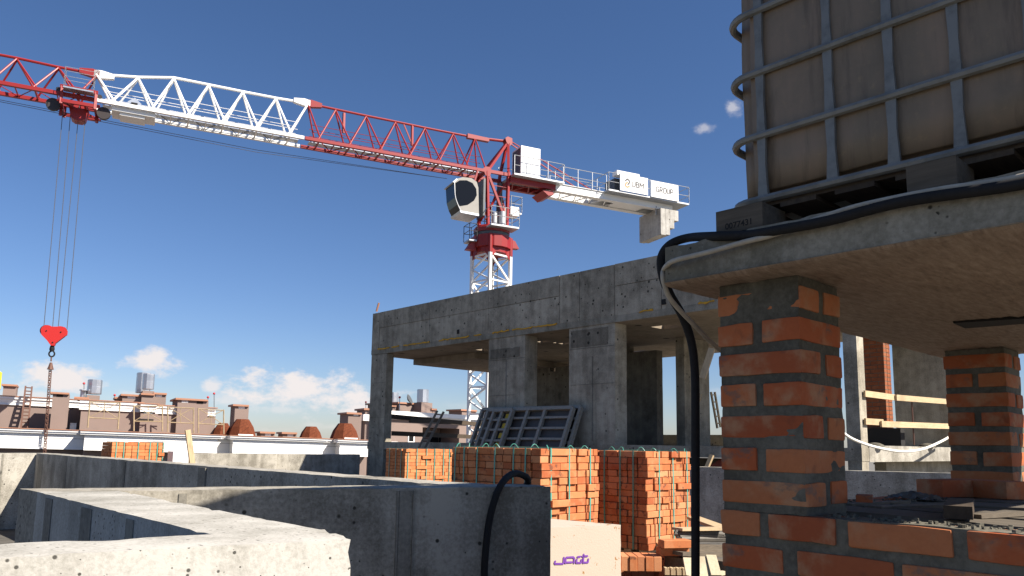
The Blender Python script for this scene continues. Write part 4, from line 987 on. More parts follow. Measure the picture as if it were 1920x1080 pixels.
# dark guard planks seen through the open left bay
for i, (va, vb, ha, hb) in enumerate(((784, 796, 0, 0), (786.5, 792, 0, 0), (815, 821, 0, 0))):
    a = atd((735, 768, 735)[i], (781, 788, 812.5)[i], 23.2); b = atd((905, 862, 900)[i], (796, 793, 819.5)[i], 28.5)
    plank(['upper dark guard plank across the open left bay', 'short dark guard plank lapped on the upper one in the left bay', 'lower dark guard plank across the open left bay'][i], a, b, .05, .14, 'wooddark', 'guard_plank', 'plank', 'dark guard planks in the left bay')
tag(MB().bar(onY(352, 806, 15.0), onY(361, 872, 15.0), .10, .05, (0, 1, 0)).build('timber_post', 'woodz'), 'pale timber post leaning up behind the long wall', 'post')
_o = onY(338, 858, 15.6); m_ = MB(); m_.box((_o.x - .14, _o.y, _o.z - .5), (_o.x + .16, _o.y + .3, _o.z + .12)); tag(m_.build('white_crate', 'stucco'), 'small white box beside the lone brick pallet', 'box')
# ================================================================== tower crane
def crane():
    F = Fr((5.424, 39.98), (.952, -.307)); W = 1.29; AX = -W / 2; ZC = E + 16.0
    T = thing('tower_crane', (29.3, 32.94, -21), 'red and white flat top tower crane behind the concrete storey', 'crane')
    st = F.pick(912, 319)[0]; ctr = Vector((29.3, 32.94, 0)); sc = (ctr - F.o).dot(F.d)
    P = F.pt
    # ---- mast, aligned with the site grid
    x0, y0, w = 28.5, 32.14, 1.6; zt = E + 11.15; per = 1.55
    for x in (x0, x0 + w):
        for y in (y0, y0 + w): m = MB(); m.box((x - .085, y - .085, -20.9), (x + .085, y + .085, zt)); m.build('mast_leg', 'white', T)
    low = MB(); k = 0; z = zt - .15
    faces = [((x0, y0), (x0 + w, y0)), ((x0 + w, y0), (x0 + w, y0 + w)), ((x0 + w, y0 + w), (x0, y0 + w)), ((x0, y0 + w), (x0, y0))]
    while z - per > -20.9:
        for i, (a, b) in enumerate(faces):
            a3, b3 = Vector((*a, z)), Vector((*b, z)); c3, d3 = Vector((*a, z - per)), Vector((*b, z - per))
            segs = [(a3, b3, .09)]
            if i in (0, 2): segs.append((a3, d3, .10) if k % 2 == 0 else (b3, c3, .10))
            else:
                mid = (a3 + c3) / 2 if (i == 3) else (b3 + d3) / 2; o1, o2 = (b3, d3) if i == 3 else (a3, c3)
                segs += [(o1, mid, .09), (o2, mid, .09)]
            for p, q, t in segs:
                if z > E - 1.5: MB().bar(p, q, t).build('mast_brace', 'white', T)
                else: low.bar(p, q, t)
        z -= per; k += 1
    o = low.build('mast_lattice', 'white', T); o['kind'] = 'stuff'
    lad = MB(); lx, ly = x0 + w * .62, y0 + w * .55
    lad.bar((lx, ly, -20), (lx, ly, zt), .04); lad.bar((lx + .4, ly, -20), (lx + .4, ly, zt), .04)
    z = -3.
    while z < zt: lad.bar((lx, ly, z), (lx + .4, ly, z), .03); z += .3
    lad.build('mast_ladder', 'greydark', T)
    # ---- slewing ring
    m = MB(); m.lathe((29.3, 32.94, 0), [(.98, zt + .0), (.98, zt + .28), (1.17, zt + .30), (1.17, zt + 1.0)], 16, None, False); m.build('ring_support', 'red', T)
    m = MB(); m.lathe((29.3, 32.94, 0), [(1.06, zt + 1.02), (1.06, zt + 1.2), (.98, zt + 1.22)], 20); m.build('slewing_ring', 'greydark', T)
    m = MB(); m.lathe((29.3, 32.94, 0), [(1.08, zt + 1.23), (1.10, zt + 1.45), (.98, zt + 1.62)], 16, None, False); m.build('turntable', 'red', T)
    for dx in (-1, 1):
        for dy in (-1, 1):
            c = Vector((29.3 + dx * .8, 32.94 + dy * .8, 0)); m = MB()
            for e in (Vector((-dx, 0, 0)), Vector((0, -dy, 0))):
                p = c + e * .0; m.prism([Vector((p.x, p.y, zt - .45)), Vector((p.x, p.y, zt + .9)), Vector((p.x + e.x * .75, p.y + e.y * .75, zt + .3))], (.05 * dx if e.x == 0 else 0, .05 * dy if e.y == 0 else 0, 0))
            m.tube([(c.x, c.y, zt - .1), (c.x, c.y, zt + 1.0)], .13, 8); m.build('corner_bracket', 'red', T)
    for u, v in ((881, 463), (963, 461)):
        q = F.px(u, v, AX); m = MB(); e = (q - Vector((29.3, 32.94, q.z))).normalized(); t_ = Vector((-e.y, e.x, 0))
        m.prism([q - e * .35 - t_ * .2 + Vector((0, 0, .32)), q + e * .0 - t_ * .2 + Vector((0, 0, .25)), q + e * .28 - t_ * .2 + Vector((0, 0, -.2)), q - e * .3 - t_ * .2 + Vector((0, 0, -.22))], t_ * .4); m.build('lifting_ear', 'red', T)
    # ---- tower head
    zb = zt + 1.6; s0, s1 = F.pick(913, 340)[0], F.pick(953, 340)[0]; zap = F.pick(951, 265, AX)[1]; sap = F.pick(952, 265, AX)[0]
    for n in (0, -W):
        MB().bar(P(s0 + .12, n, zb), P(s0, n, ZC), .16).build('head_leg', 'red', T)
        MB().bar(P(s1 - .05, n, zb), P(s1, n, ZC + .2), .16).build('head_leg', 'red', T)
        MB().bar(P(s1, n, ZC + .2), P(sap, AX + (n - AX) * .12, zap), .15).build('head_leg', 'red', T)
        MB().bar(P(s0, n, ZC), P(sap - .05, AX + (n - AX) * .12, zap - .1), .15).build('head_strut', 'red', T)
        MB().bar(P(s0 + .1, n, ZC - .25), P(s1 - .15, n, zb + .45), .14).build('head_brace', 'red', T)
        MB().bar(P(s0, n, ZC + .02), P(s1 + .1, n, ZC + .02), .14, .2).build('head_beam', 'red', T)
        for k in range(4): MB().bar(P(s0 + .05, n, zb + .6 + k * .62), P(s1, n, zb + .6 + k * .62), .035).build('head_rung', 'red', T)
        q = P(s0, n + (.03 if n == 0 else -.03), ZC); m = MB(); m.prism([q + F.d * a + Vector((0, 0, b)) for a, b in ((-.3, .1), (-.12, .26), (.15, .26), (.27, .05), (.14, -.32), (-.12, -.3))], F.n * .05); m.build('gusset', 'red', T)
    MB().bar(P(s0, 0, zb + .3), P(s1, -W, ZC - .3), .10).build('head_brace', 'red', T); MB().bar(P(s0, -W, zb + .3), P(s1, 0, ZC - .3), .10).build('head_brace', 'red', T)
    MB().bar(P(s0, 0, ZC - .3), P(s0, -W, zb + .3), .12).build('head_brace', 'red', T); MB().bar(P(s1, 0, zb + .2), P(s1, -W, ZC - .4), .12).build('head_brace', 'red', T)
    MB().bar(P(s0, 0, ZC), P(s0, -W, ZC), .14).build('head_beam', 'red', T)
    m = MB(); q = P(sap, AX + .22, zap); m.prism([q + F.d * a + Vector((0, 0, b)) for a, b in ((-.26, .1), (-.1, .22), (.2, .16), (.22, -.16), (.0, -.4), (-.2, -.12))], F.n * -.44); m.build('apex_plate', 'red', T)
    MB().tube([P(s1 - .35, AX + .1, zb + .2), P(s1 - .30, AX + .1, ZC - .4)], .17, 10).build('slewing_motor', 'greydark', T)
    m = MB(); m.tube([P(s0 + .5, .05, zb), P(s0 + .5, .05, zb + .75)], .17, 10); m.tube([P(s0 + 1.0, .05, zb), P(s0 + 1.0, .05, zb + .9)], .2, 10); m.build('motor', 'grey', T)
    m = MB(); F.box(m, s0 - .25, s0 - .12, -.9, .1, zb + .5, ZC - .5); m.build('cable_duct', 'greydark', T)
    # ---- jib: top nodes and bottom nodes read along the span
    tops = [(-48, 94), (32, 109), (110, 126), (182, 139.5), (259, 145), (326, 146), (391, 159), (455, 172), (517, 184), (577, 194), (629, 205), (686, 217), (741, 228), (796, 239.5), (849, 250), (890, 258)]
    bots = [-12, 65, 147, 212, 287, 354, 419, 482, 544, 599, 657, 715, 770, 825, 876, 909]
    tp = [F.pick(u, v, AX) for u, v in tops]; bs = []
    for u in bots:
        v = 155 + u * (320 - 155) / 907; bs.append(F.pick(u, v, 0)[0])
    sections = [('red', 0, 3, bs[0] - 3.5, F.pick(176, 187)[0]), ('white', 3, 9, F.pick(178, 187)[0], F.pick(570, 259)[0]), ('red', 9, 15, F.pick(572, 259)[0], s0)]
    for mat, i0, i1, sa, sb in sections:
        sec = MB(); n0 = 0
        j = MB().bar(P(sa, 0, ZC), P(sb, 0, ZC), .17).build('bottom_chord', mat, T)
        MB().bar(P(sa, -W, ZC), P(sb, -W, ZC), .17).build('bottom_chord', mat, T)
        pts = [P(s, AX, z) for s, z in tp[i0:i1 + 1]]
        if i0 == 0: pts = [pts[0] - (pts[1] - pts[0]).normalized() * 4] + pts
        MB().tube(pts, (.068 if mat == 'red' else .080), 8, smooth=False).build('top_chord', mat, T)
        r = .045 if mat == 'red' else .056
        for i in range(i0, i1 + 1):
            for side in (0, -W):
                edge = .10
                for jb in (i - 1, i):
                    if jb < 0 or jb >= len(bs): continue
                    if not (sa - .3 <= bs[jb] <= sb + .3): continue
                    MB().tube([P(tp[i][0], AX + (side - AX) * edge, tp[i][1] - .06), P(bs[jb] + (-.06 if jb == i - 1 else .06), side, ZC + .08)], r, 7).build('brace', mat, T)
        for jb, s in enumerate(bs):
            if not (sa - .1 <= s <= sb + .1): continue
            MB().bar(P(s, 0, ZC), P(s, -W, ZC), .07).build('cross_member', mat, T)
            if jb + 1 < len(bs) and bs[jb + 1] <= sb + .1:
                s2 = bs[jb + 1]; sm_ = (s + s2) / 2
                MB().bar(P(s, 0, ZC), P(sm_, -W, ZC), .032).build('cross_member', 'zinc' if mat == 'white' else mat, T); MB().bar(P(sm_, -W, ZC), P(s2, 0, ZC), .032).build('cross_member', 'zinc' if mat == 'white' else mat, T); MB().bar(P(sm_, 0, ZC), P(sm_, -W, ZC), .05).build('cross_member', mat, T)
        # walkway and its hand rails
        if i0:
            m = MB(); F.box(m, sa + .3, sb - .2, -.98, -.48, ZC + .03, ZC + .06); m.build('walkway', 'zinc', T)
            for n, z in ((-.35, .55), (-.35, .95), (-.98, .55), (-.98, .95)): MB().tube([P(sa + .35, n, ZC + z), P(sb - .3, n, ZC + z)], .016, 5).build('handrail', mat, T)
    for (u, v), ma, mb_ in ((tops[3], 'red', 'white'), (tops[9], 'white', 'red')):
        s, z = F.pick(u, v, AX)
        for k, mt in ((-1, ma), (1, mb_)):
            m = MB(); m.prism([P(s + k * a, AX + .12, z + b) for a, b in ((-.12, .16), (.2, .2), (.75, .12), (.75, -.1), (.2, -.2), (-.12, -.16))], F.n * -.24); m.build('pin_joint', mt, T)
    for u, v, h in ((645, 212, 1.15), (773, 236, 1.2)):
        s, z = F.pick(u, v, AX); MB().bar(P(s, AX, z), P(s + .02, AX, z - h), .12).build('bracket', 'red', T)
    s, z = F.pick(757, 233, AX); MB().bar(P(s, AX, z), P(s + .55, AX, z - 1.15), .07).build('bracket', 'red', T)
    m = MB(); s, z = F.pick(890, 258, AX); MB().tube([P(s, AX, z), P(sap - .1, AX, zap - .02)], .09, 8).build('top_link', 'red', T)
    m = MB(); m.prism([P(s + a, AX + .13, z + b) for a, b in ((-.5, .12), (.9, .1), (.9, -.12), (-.5, -.14))], F.n * -.26); m.build('pin_joint', 'red', T)
    # lamp and winch box carried inside the white section
    s, z = F.pick(252, 196, -.2); m = MB(); m.prism([P(s + a, -.2, z + b) for a, b in ((-.3, -.2), (-.3, .1), (0, .36), (.3, .1), (.3, -.25), (.12, -.3), (-.12, -.3))], F.n * -.5); m.build('winch_cover', 'zinc', T)
    m = MB(); F.box(m, s - .95, s + .95, -W + .09, -.09, ZC - .30, ZC - .09); F.box(m, s - .6, s + .5, -W + .2, -.2, ZC - .44, ZC - .301); m.build('winch_base', 'white', T)
    m = MB(); F.box(m, s - .14, s + .14, -.19, -.15, z - .18, z + .08); m.build('winch_drum', 'black', T)
    # hoist ropes running under the jib
    for dz in (0, .16):
        MB().tube([F.px(-150, 158 + dz * 20, AX), F.px(480, 281 + dz * 26, AX), F.px(838, 335, AX)], .014, 5).build('hoist_rope', 'rope', T)
    # ---- cab
    sA = F.pick(866, 370, .3)[0]; prof = [(852, 340), (857, 335), (868, 332), (884, 334), (894, 341), (897, 352), (898, 402), (864, 396), (858, 384), (854, 370)]
    nf, nb = .25, -1.15
    m = MB(); m.prism([F.px(u, v, nf) for u, v in prof], F.n * (nb - nf)); cab = m.build('cab', 'cabwhite', T)
    gl = [(854, 343), (862, 338), (875, 338), (886, 343), (893, 354), (894, 366), (889, 376), (877, 384), (862, 386.5), (857, 378), (854.5, 366)]
    m = MB(); m.prism([F.px(u, v, nf + .012) for u, v in gl], F.n * -.06); m.build('side_window', 'glass', cab)
    fr = [(851.6, 342), (854, 341), (856, 366), (862, 384), (866, 392), (863.4, 395), (857.4, 384), (853.4, 370)]
    m = MB(); m.prism([F.px(u, v, nf - .04) - F.d * .02 for u, v in fr], F.n * (nb - nf + .08)); m.build('front_window', 'glass', cab)
    m = MB(); m.prism([F.px(u, v, nf + .05) for u, v in ((849, 341), (856, 334.5), (858, 336), (852, 342))], F.n * (nb - nf - .1)); m.build('sun_visor', 'zinc', cab)
    m = MB(); m.tube(curve([F.px(u, v, nf + .03) for u, v in ((852, 341), (853.6, 367), (858, 382), (863.5, 394))], 4), .025, 5); m.build('window_frame', 'grey', cab)
    m = MB(); m.prism([F.px(u, v, nf + .05) for u, v in ((862, 394.5), (898, 401), (898, 405), (864, 398.5))], F.n * (nb - nf - .1)); m.build('cab_floor', 'zinc', cab)
    for n in (nf - .2, nb + .2): s, z = F.pick(890, 336, n); MB().bar(P(s, n, z - .1), P(s + .2, n, ZC), .1).build('cab_hanger', 'red', T)
    # ---- platforms with railings
    def rail(s_0, s_1, n0, n1, z, h=1.05, rr=.022, mat='grey', sides='fblr', base=True):
        if base:
            m = MB(); F.box(m, s_0, s_1, n1, n0, z - .10, z); m.build('platform', 'grey', T)
        m = MB(); c = [(s_0, n0), (s_1, n0), (s_1, n1), (s_0, n1)]; names = 'frbl'
        for k in range(4):
            if names[k] not in sides: continue
            a, b = c[k], c[(k + 1) % 4]; q = max(1, round(math.dist(a, b) / 1.1))
            for zz in (.5, h): m.tube([P(a[0], a[1], z + zz), P(b[0], b[1], z + zz)], rr, 5)
            for i in range(q + 1): f = i / q; m.tube([P(a[0] + (b[0] - a[0]) * f, a[1] + (b[1] - a[1]) * f, z), P(a[0] + (b[0] - a[0]) * f, a[1] + (b[1] - a[1]) * f, z + h)], rr, 5)
        m.build('railing', mat, T)
    zpl = F.pick(940, 425, .5)[1]; rail(F.pick(916, 425, .5)[0], F.pick(968, 425, .5)[0], .9, -.1, zpl)
    zq = F.pick(968, 400, -.4)[1]; rail(F.pick(957, 400, -.3)[0], F.pick(977, 400, -.3)[0], -.2, -1.3, zq, .98)
    m = MB(); sq, zq2 = F.pick(966, 397, -.1); F.box(m, sq - .3, sq + .25, -.5, -.1, zq2 - .25, zq2 + .3); m.build('gear_box', 'white', T)
    zq = F.pick(886, 450, -.4)[1]; rail(F.pick(879, 450, -.3)[0], F.pick(893, 450, -.3)[0], -.2, -1.1, zq, .95, mat='greydark')
    # ---- counter jib
    se = F.pick(1284, 383, .3)[0]; sr = F.pick(1040, 345)[0]; za = ZC - .02
    for n in (0, -W):
        m = MB(); F.box(m, s1 + .08, sr, n - .13, n + .13, za - .42, za + .02); m.build('counter_jib_beam', 'red', T)
        m = MB(); F.box(m, sr + .01, se - .9, n - .13, n + .13, za - .46, za - .02)
        for zz in (za - .49, za - .02): F.box(m, sr + .01, se - .9, n - .2, n + .2, zz, zz + .03)
        m.build('counter_jib_beam', 'white', T)
    k = s1 + .3; i = 0
    while k < se - 3.2:
        mt = 'red' if k < sr else 'white'; MB().bar(P(k, 0, za - .40), P(min(k + .55, se - 3), -W, za - .40), .06).build('lacing', mt, T); MB().bar(P(min(k + .55, se - 3), -W, za - .40), P(k + 1.1, 0, za - .40), .06).build('lacing', mt, T); k += 1.1
    m = MB(); F.box(m, se - 5.2, se - 3.0, -W + .14, -.14, za - .44, za - .40); m.build('belly_plate', 'white', T)
    m = MB(); s_, z_ = F.pick(1028, 368, 0); m.prism([P(s_ + a, .15, z_ + b) for a, b in ((-.45, .25), (.25, .35), (.3, .1), (-.05, -.02))], F.n * -1.5); m.build('splice_plate', 'red', T)
    for n in (.02, -W - .02):
        MB().tube([P(sap + .1, AX + (n - AX) * .2, zap), P(F.pick(1108, 348, n)[0], n, za + .05)], .045, 6).build('tie_bar', 'red', T)
    # electrical cabinet and its platform
    zc_ = F.pick(1005, 333, .45)[1]; rail(F.pick(962, 322, .4)[0], F.pick(1055, 337, .4)[0], .6, -1.7, zc_, 1.1, sides='fbr')
    sA_, sB_ = F.pick(977, 300, .35)[0], F.pick(1013, 300, .35)[0]; zlo = zc_ + .02; zhi = F.pick(995, 276, .35)[1]
    m = MB(); F.box(m, sA_, sB_, -.9, .35, zlo, zhi); c = m.build('cabinet', 'signwhite', T)
    for f in (.33, .66): m = MB(); F.box(m, sA_ + .02, sB_ - .02, .352, .358, zlo + (zhi - zlo) * f - .015, zlo + (zhi - zlo) * f + .01); m.build('seam', 'grey', c)
    m = MB(); F.box(m, sA_ - .012, sA_ - .002, -.8, .25, zlo + .2, zhi - .1); m.build('side_panel', 'greydark', c)
    # catwalk rails along the counter jib
    rail(F.pick(1057, 341, .3)[0], F.pick(1138, 352, .3)[0], .25, -1.5, za + .05, 1.05, sides='fb', base=False)
    z_ = F.pick(1210, 367, .7)[1]; sP = F.pick(1139, 350, .6)[0]
    rail(sP, se, .75, -2.0, z_, 1.1, sides='frbl')
    # sign boards with lettering
    nS = .82
    def board(u0, u1, vm0, vm1, txt, u_t, size, logo):
        um = (u0 + u1) / 2; a, b = F.pick(u0, vm0 + 10, nS)[0], F.pick(u1, vm0 + 20, nS)[0]; z1, z0 = F.pick(um, vm0, nS)[1], F.pick(um, vm1, nS)[1]
        m = MB(); F.box(m, a, b, nS - .05, nS, z0, z1); o = m.build('sign_board', 'signwhite', T)
        GL = {'U': [[(0, 1), (0, .22), (.22, 0), (.78, 0), (1, .22), (1, 1)]], 'B': [[(0, 0), (0, 1), (.75, 1), (.95, .82), (.8, .53), (0, .53)], [(.8, .53), (1, .3), (.82, 0), (0, 0)]],
              'M': [[(0, 0), (0, 1), (.5, .35), (1, 1), (1, 0)]], 'G': [[(1, .85), (.8, 1), (.2, 1), (0, .8), (0, .2), (.2, 0), (1, 0), (1, .48), (.55, .48)]],
              'R': [[(0, 0), (0, 1), (.8, 1), (1, .82), (.8, .5), (0, .5)], [(.5, .5), (1, 0)]], 'O': [[(.2, 0), (.8, 0), (1, .2), (1, .8), (.8, 1), (.2, 1), (0, .8), (0, .2), (.2, 0)]], 'P': [[(0, 0), (0, 1), (.8, 1), (1, .85), (1, .6), (.8, .45), (0, .45)]]}
        for ch, ua, ub, vc in txt:
            sa, sb = F.pick(ua, vc, nS)[0], F.pick(ub, vc, nS)[0]; zc = F.pick((txt[0][1] + txt[-1][2]) / 2, txt[len(txt) // 2][3], nS)[1]
            m = MB()
            for st in GL[ch]: m.ribbon([P(sa + (sb - sa) * x, nS + .006, zc + size * (y - .5)) for x, y in st], F.n, .062, .006)
            m.build('letter', 'greyprint', o)
        if logo:
            for pts, mt in (([(378, 214), (404, 181), (436, 210), (432, 240), (408, 262)], 'greyprint'), ([(412, 222), (381, 250), (380, 277), (408, 298), (438, 274)], 'orange')):
                m = MB(); m.ribbon([F.px(1120 + x / 7.2, 310 + y / 7.2, nS + .004) for x, y in pts], F.n, .10, .006); m.build('emblem', mt, o)
        return o
    board(1163, 1215, 329.5, 361, [('U', 1185.4, 1190.8, 346), ('B', 1193.2, 1197.8, 347), ('M', 1200, 1206.6, 348.4)], 0, .34, True)
    board(1221, 1272, 343, 373, [('G', 1230.6, 1235.2, 355.2), ('R', 1237.6, 1242, 356.4), ('O', 1244, 1249, 357.6), ('U', 1251, 1255.4, 358.8), ('P', 1257.4, 1261.8, 360)], 0, .33, False)
    m = MB(); a, b = F.pick(1158, 322, nS)[0], F.pick(1200, 330, nS)[0]; zz = F.pick(1180, 327, nS)[1]; F.box(m, a, b, nS - .6, nS - .06, zz - .13, zz + .16); m.build('roller_beam', 'signwhite', T)
    m = MB(); a, b = F.pick(1152, 343, .2)[0], F.pick(1163, 343, .2)[0]; F.box(m, a, b, -.9, .2, z_ + .02, z_ + 1.0); m.build('winch_motor', 'greydark', T)
    # ballast
    def bal(ua, ub, vb, nn, nf2):
        a, b = F.pick(ua, 410, nn)[0], F.pick(ub, 410, nn)[0]; zb_ = F.pick((ua + ub) / 2, vb, nn)[1]
        m = MB(); F.box(m, a, b, nf2, nn, zb_, za - .5); m.build('ballast_block', 'ballast', T)
    bal(1239, 1248, 440, .45, -1.95); bal(1248.4, 1256, 440, .45, -1.95); bal(1256.4, 1264, 428, .45, -1.9); bal(1264.4, 1272, 414, .45, -1.9)
    for n in (.1, -1.4): s_, z_b = F.pick(1230, 392, n); MB().bar(P(s_, n, za - .9), P(s_, n, za - .3), .09).build('ballast_hanger', 'grey', T)
    # ---- trolley
    s_, z_tr = F.pick(147, 196, 0); m = MB()
    for n in (.22, -W - .22):
        m.bar(P(s_ - .78, n, ZC + .28), P(s_ + .78, n, ZC + .28), .13, .16); m.bar(P(s_ - .72, n, ZC - .4), P(s_ + .72, n, ZC - .4), .12, .16)
        for k in (-.70, .70): m.bar(P(s_ + k, n, ZC + .3), P(s_ + k, n, ZC - .55), .12)
    for k in (-.70, -.3, .3, .70): m.bar(P(s_ + k, .22, ZC - .42), P(s_ + k, -W - .22, ZC - .42), .1)
    m.bar(P(s_ - .85, .22, ZC - .4), P(s_ + .85, -W - .22, ZC - .4), .08)
    m.prism([P(s_ + a, AX + .3, ZC - .4 + b) for a, b in ((-.42, 0), (.42, 0), (.3, -.5), (.15, -.6), (-.15, -.6), (-.3, -.5))], F.n * -.6)
    for k in (-.75, .75): m.bar(P(s_ + k, AX + .1, ZC - .4), P(s_ + k, AX + .1, ZC - .85), .12)
    tr = m.build('trolley', 'red', T)
    for k in (-1.05, 1.05): MB().lathe(P(s_ + k, AX + .35, ZC - .48), [(.0, -.08), (.30, -.08), (.30, .08), (.0, .08)], 16, F.n).build('sheave', 'tyre', tr)
    for k in (-.85, .85): MB().lathe(P(s_ + k, .03, ZC + .17), [(.0, -.06), (.11, -.06), (.11, .06), (.0, .06)], 12, F.n).build('wheel', 'tyre', tr)
    m = MB(); F.box(m, s_ - .62, s_ + .62, .12, .62, ZC + .10, ZC + .17); m.build('trolley_platform', 'zinc', tr)
    rail(s_ - .60, s_ + .60, .60, .14, ZC + .17, .95, .012, sides='fblr', base=False)
    # ---- hook block on four falls
    H = thing('hook_block', tuple(F.px(100, 626, AX)), 'red heart shaped crane hook block hanging on four ropes at the left', 'crane hook')
    out = [(65, 112), (75, 92), (95, 79), (128, 79), (150, 89), (186, 89), (215, 86), (250, 95), (265, 118), (262, 148), (176, 214), (169, 232), (140, 231), (112, 192), (70, 150)]
    pts = [F.px(60 + x / 4, 590 + y / 4, AX + .14) for x, y in out]; m = MB(); m.prism(pts, F.n * -.09); m.prism([p - F.n * .19 for p in pts], F.n * -.09); m.build('cheek_plate', 'redhook', H)
    for x, y in ((108, 120), (217, 130)): MB().lathe(F.px(60 + x / 4, 590 + y / 4, AX), [(0, -.06), (.26, -.06), (.22, 0), (.26, .06), (0, .06)], 16, F.n).build('sheave', 'tyre', H)
    for x, y in ((108, 120), (217, 130), (155, 207)): MB().lathe(F.px(60 + x / 4, 590 + y / 4, AX + .15), [(.03, -.02), (.03, .02)], 8, F.n).build('pin', 'black', H)
    for (u, v), (u2, v2) in (((118.5, 224), (82, 613)), ((133.5, 223), (98.5, 612)), ((149, 223), (109, 612)), ((162, 224), (125.5, 615))): MB().tube([F.px(u, v - 25, AX), F.px(u2, v2 + 3, AX)], .016, 5).build('rope_fall', 'rope', H)
    MB().lathe(F.px(97.5, 655, AX), [(.08, -.1), (.11, 0), (.09, .13), (.06, .2)], 10).build('swivel', 'black', H)
    c = F.px(97, 663.5, AX); ring = [c + F.d * .11 * math.cos(a) + Vector((0, 0, .13 * math.sin(a))) for a in [rad(100 + k * 20) for k in range(17)]]; MB().tube(ring, .035, 6).build('hook', 'black', H)
    # chain sling hooked on below
    G = thing('chain_sling', tuple(F.px(97, 676, AX)), 'long rusty chain sling hanging from the heart shaped hook', 'chain')
    m = MB(); a, b = F.px(96.5, 668, AX), F.px(94.5, 692, AX); m.tube([a, a.lerp(b, .4)], .03, 6); m.lathe(b, [(.14, -.02), (.10, .1), (.05, .3)], 8); m.build('master_link', 'chain', G)
    m = MB(); a, b = F.px(94.5, 692, AX), F.px(82, 872, AX); L = (b - a).length; n = int(L / .105); d = (b - a).normalized(); x = F.d
    for i in range(n):
        c = a + d * (i + .5) * L / n; e = (x if i % 2 else F.n)
        m.tube([c + d * .068 * math.cos(t) + e * .045 * math.sin(t) for t in [k * math.pi / 4 for k in range(9)]], .018, 5)
    for off in (-.05, .05): m.tube([a + x * off, b + x * off], .016, 5)
    o = m.build('chain_links', 'chain', G); o['kind'] = 'stuff'
crane()

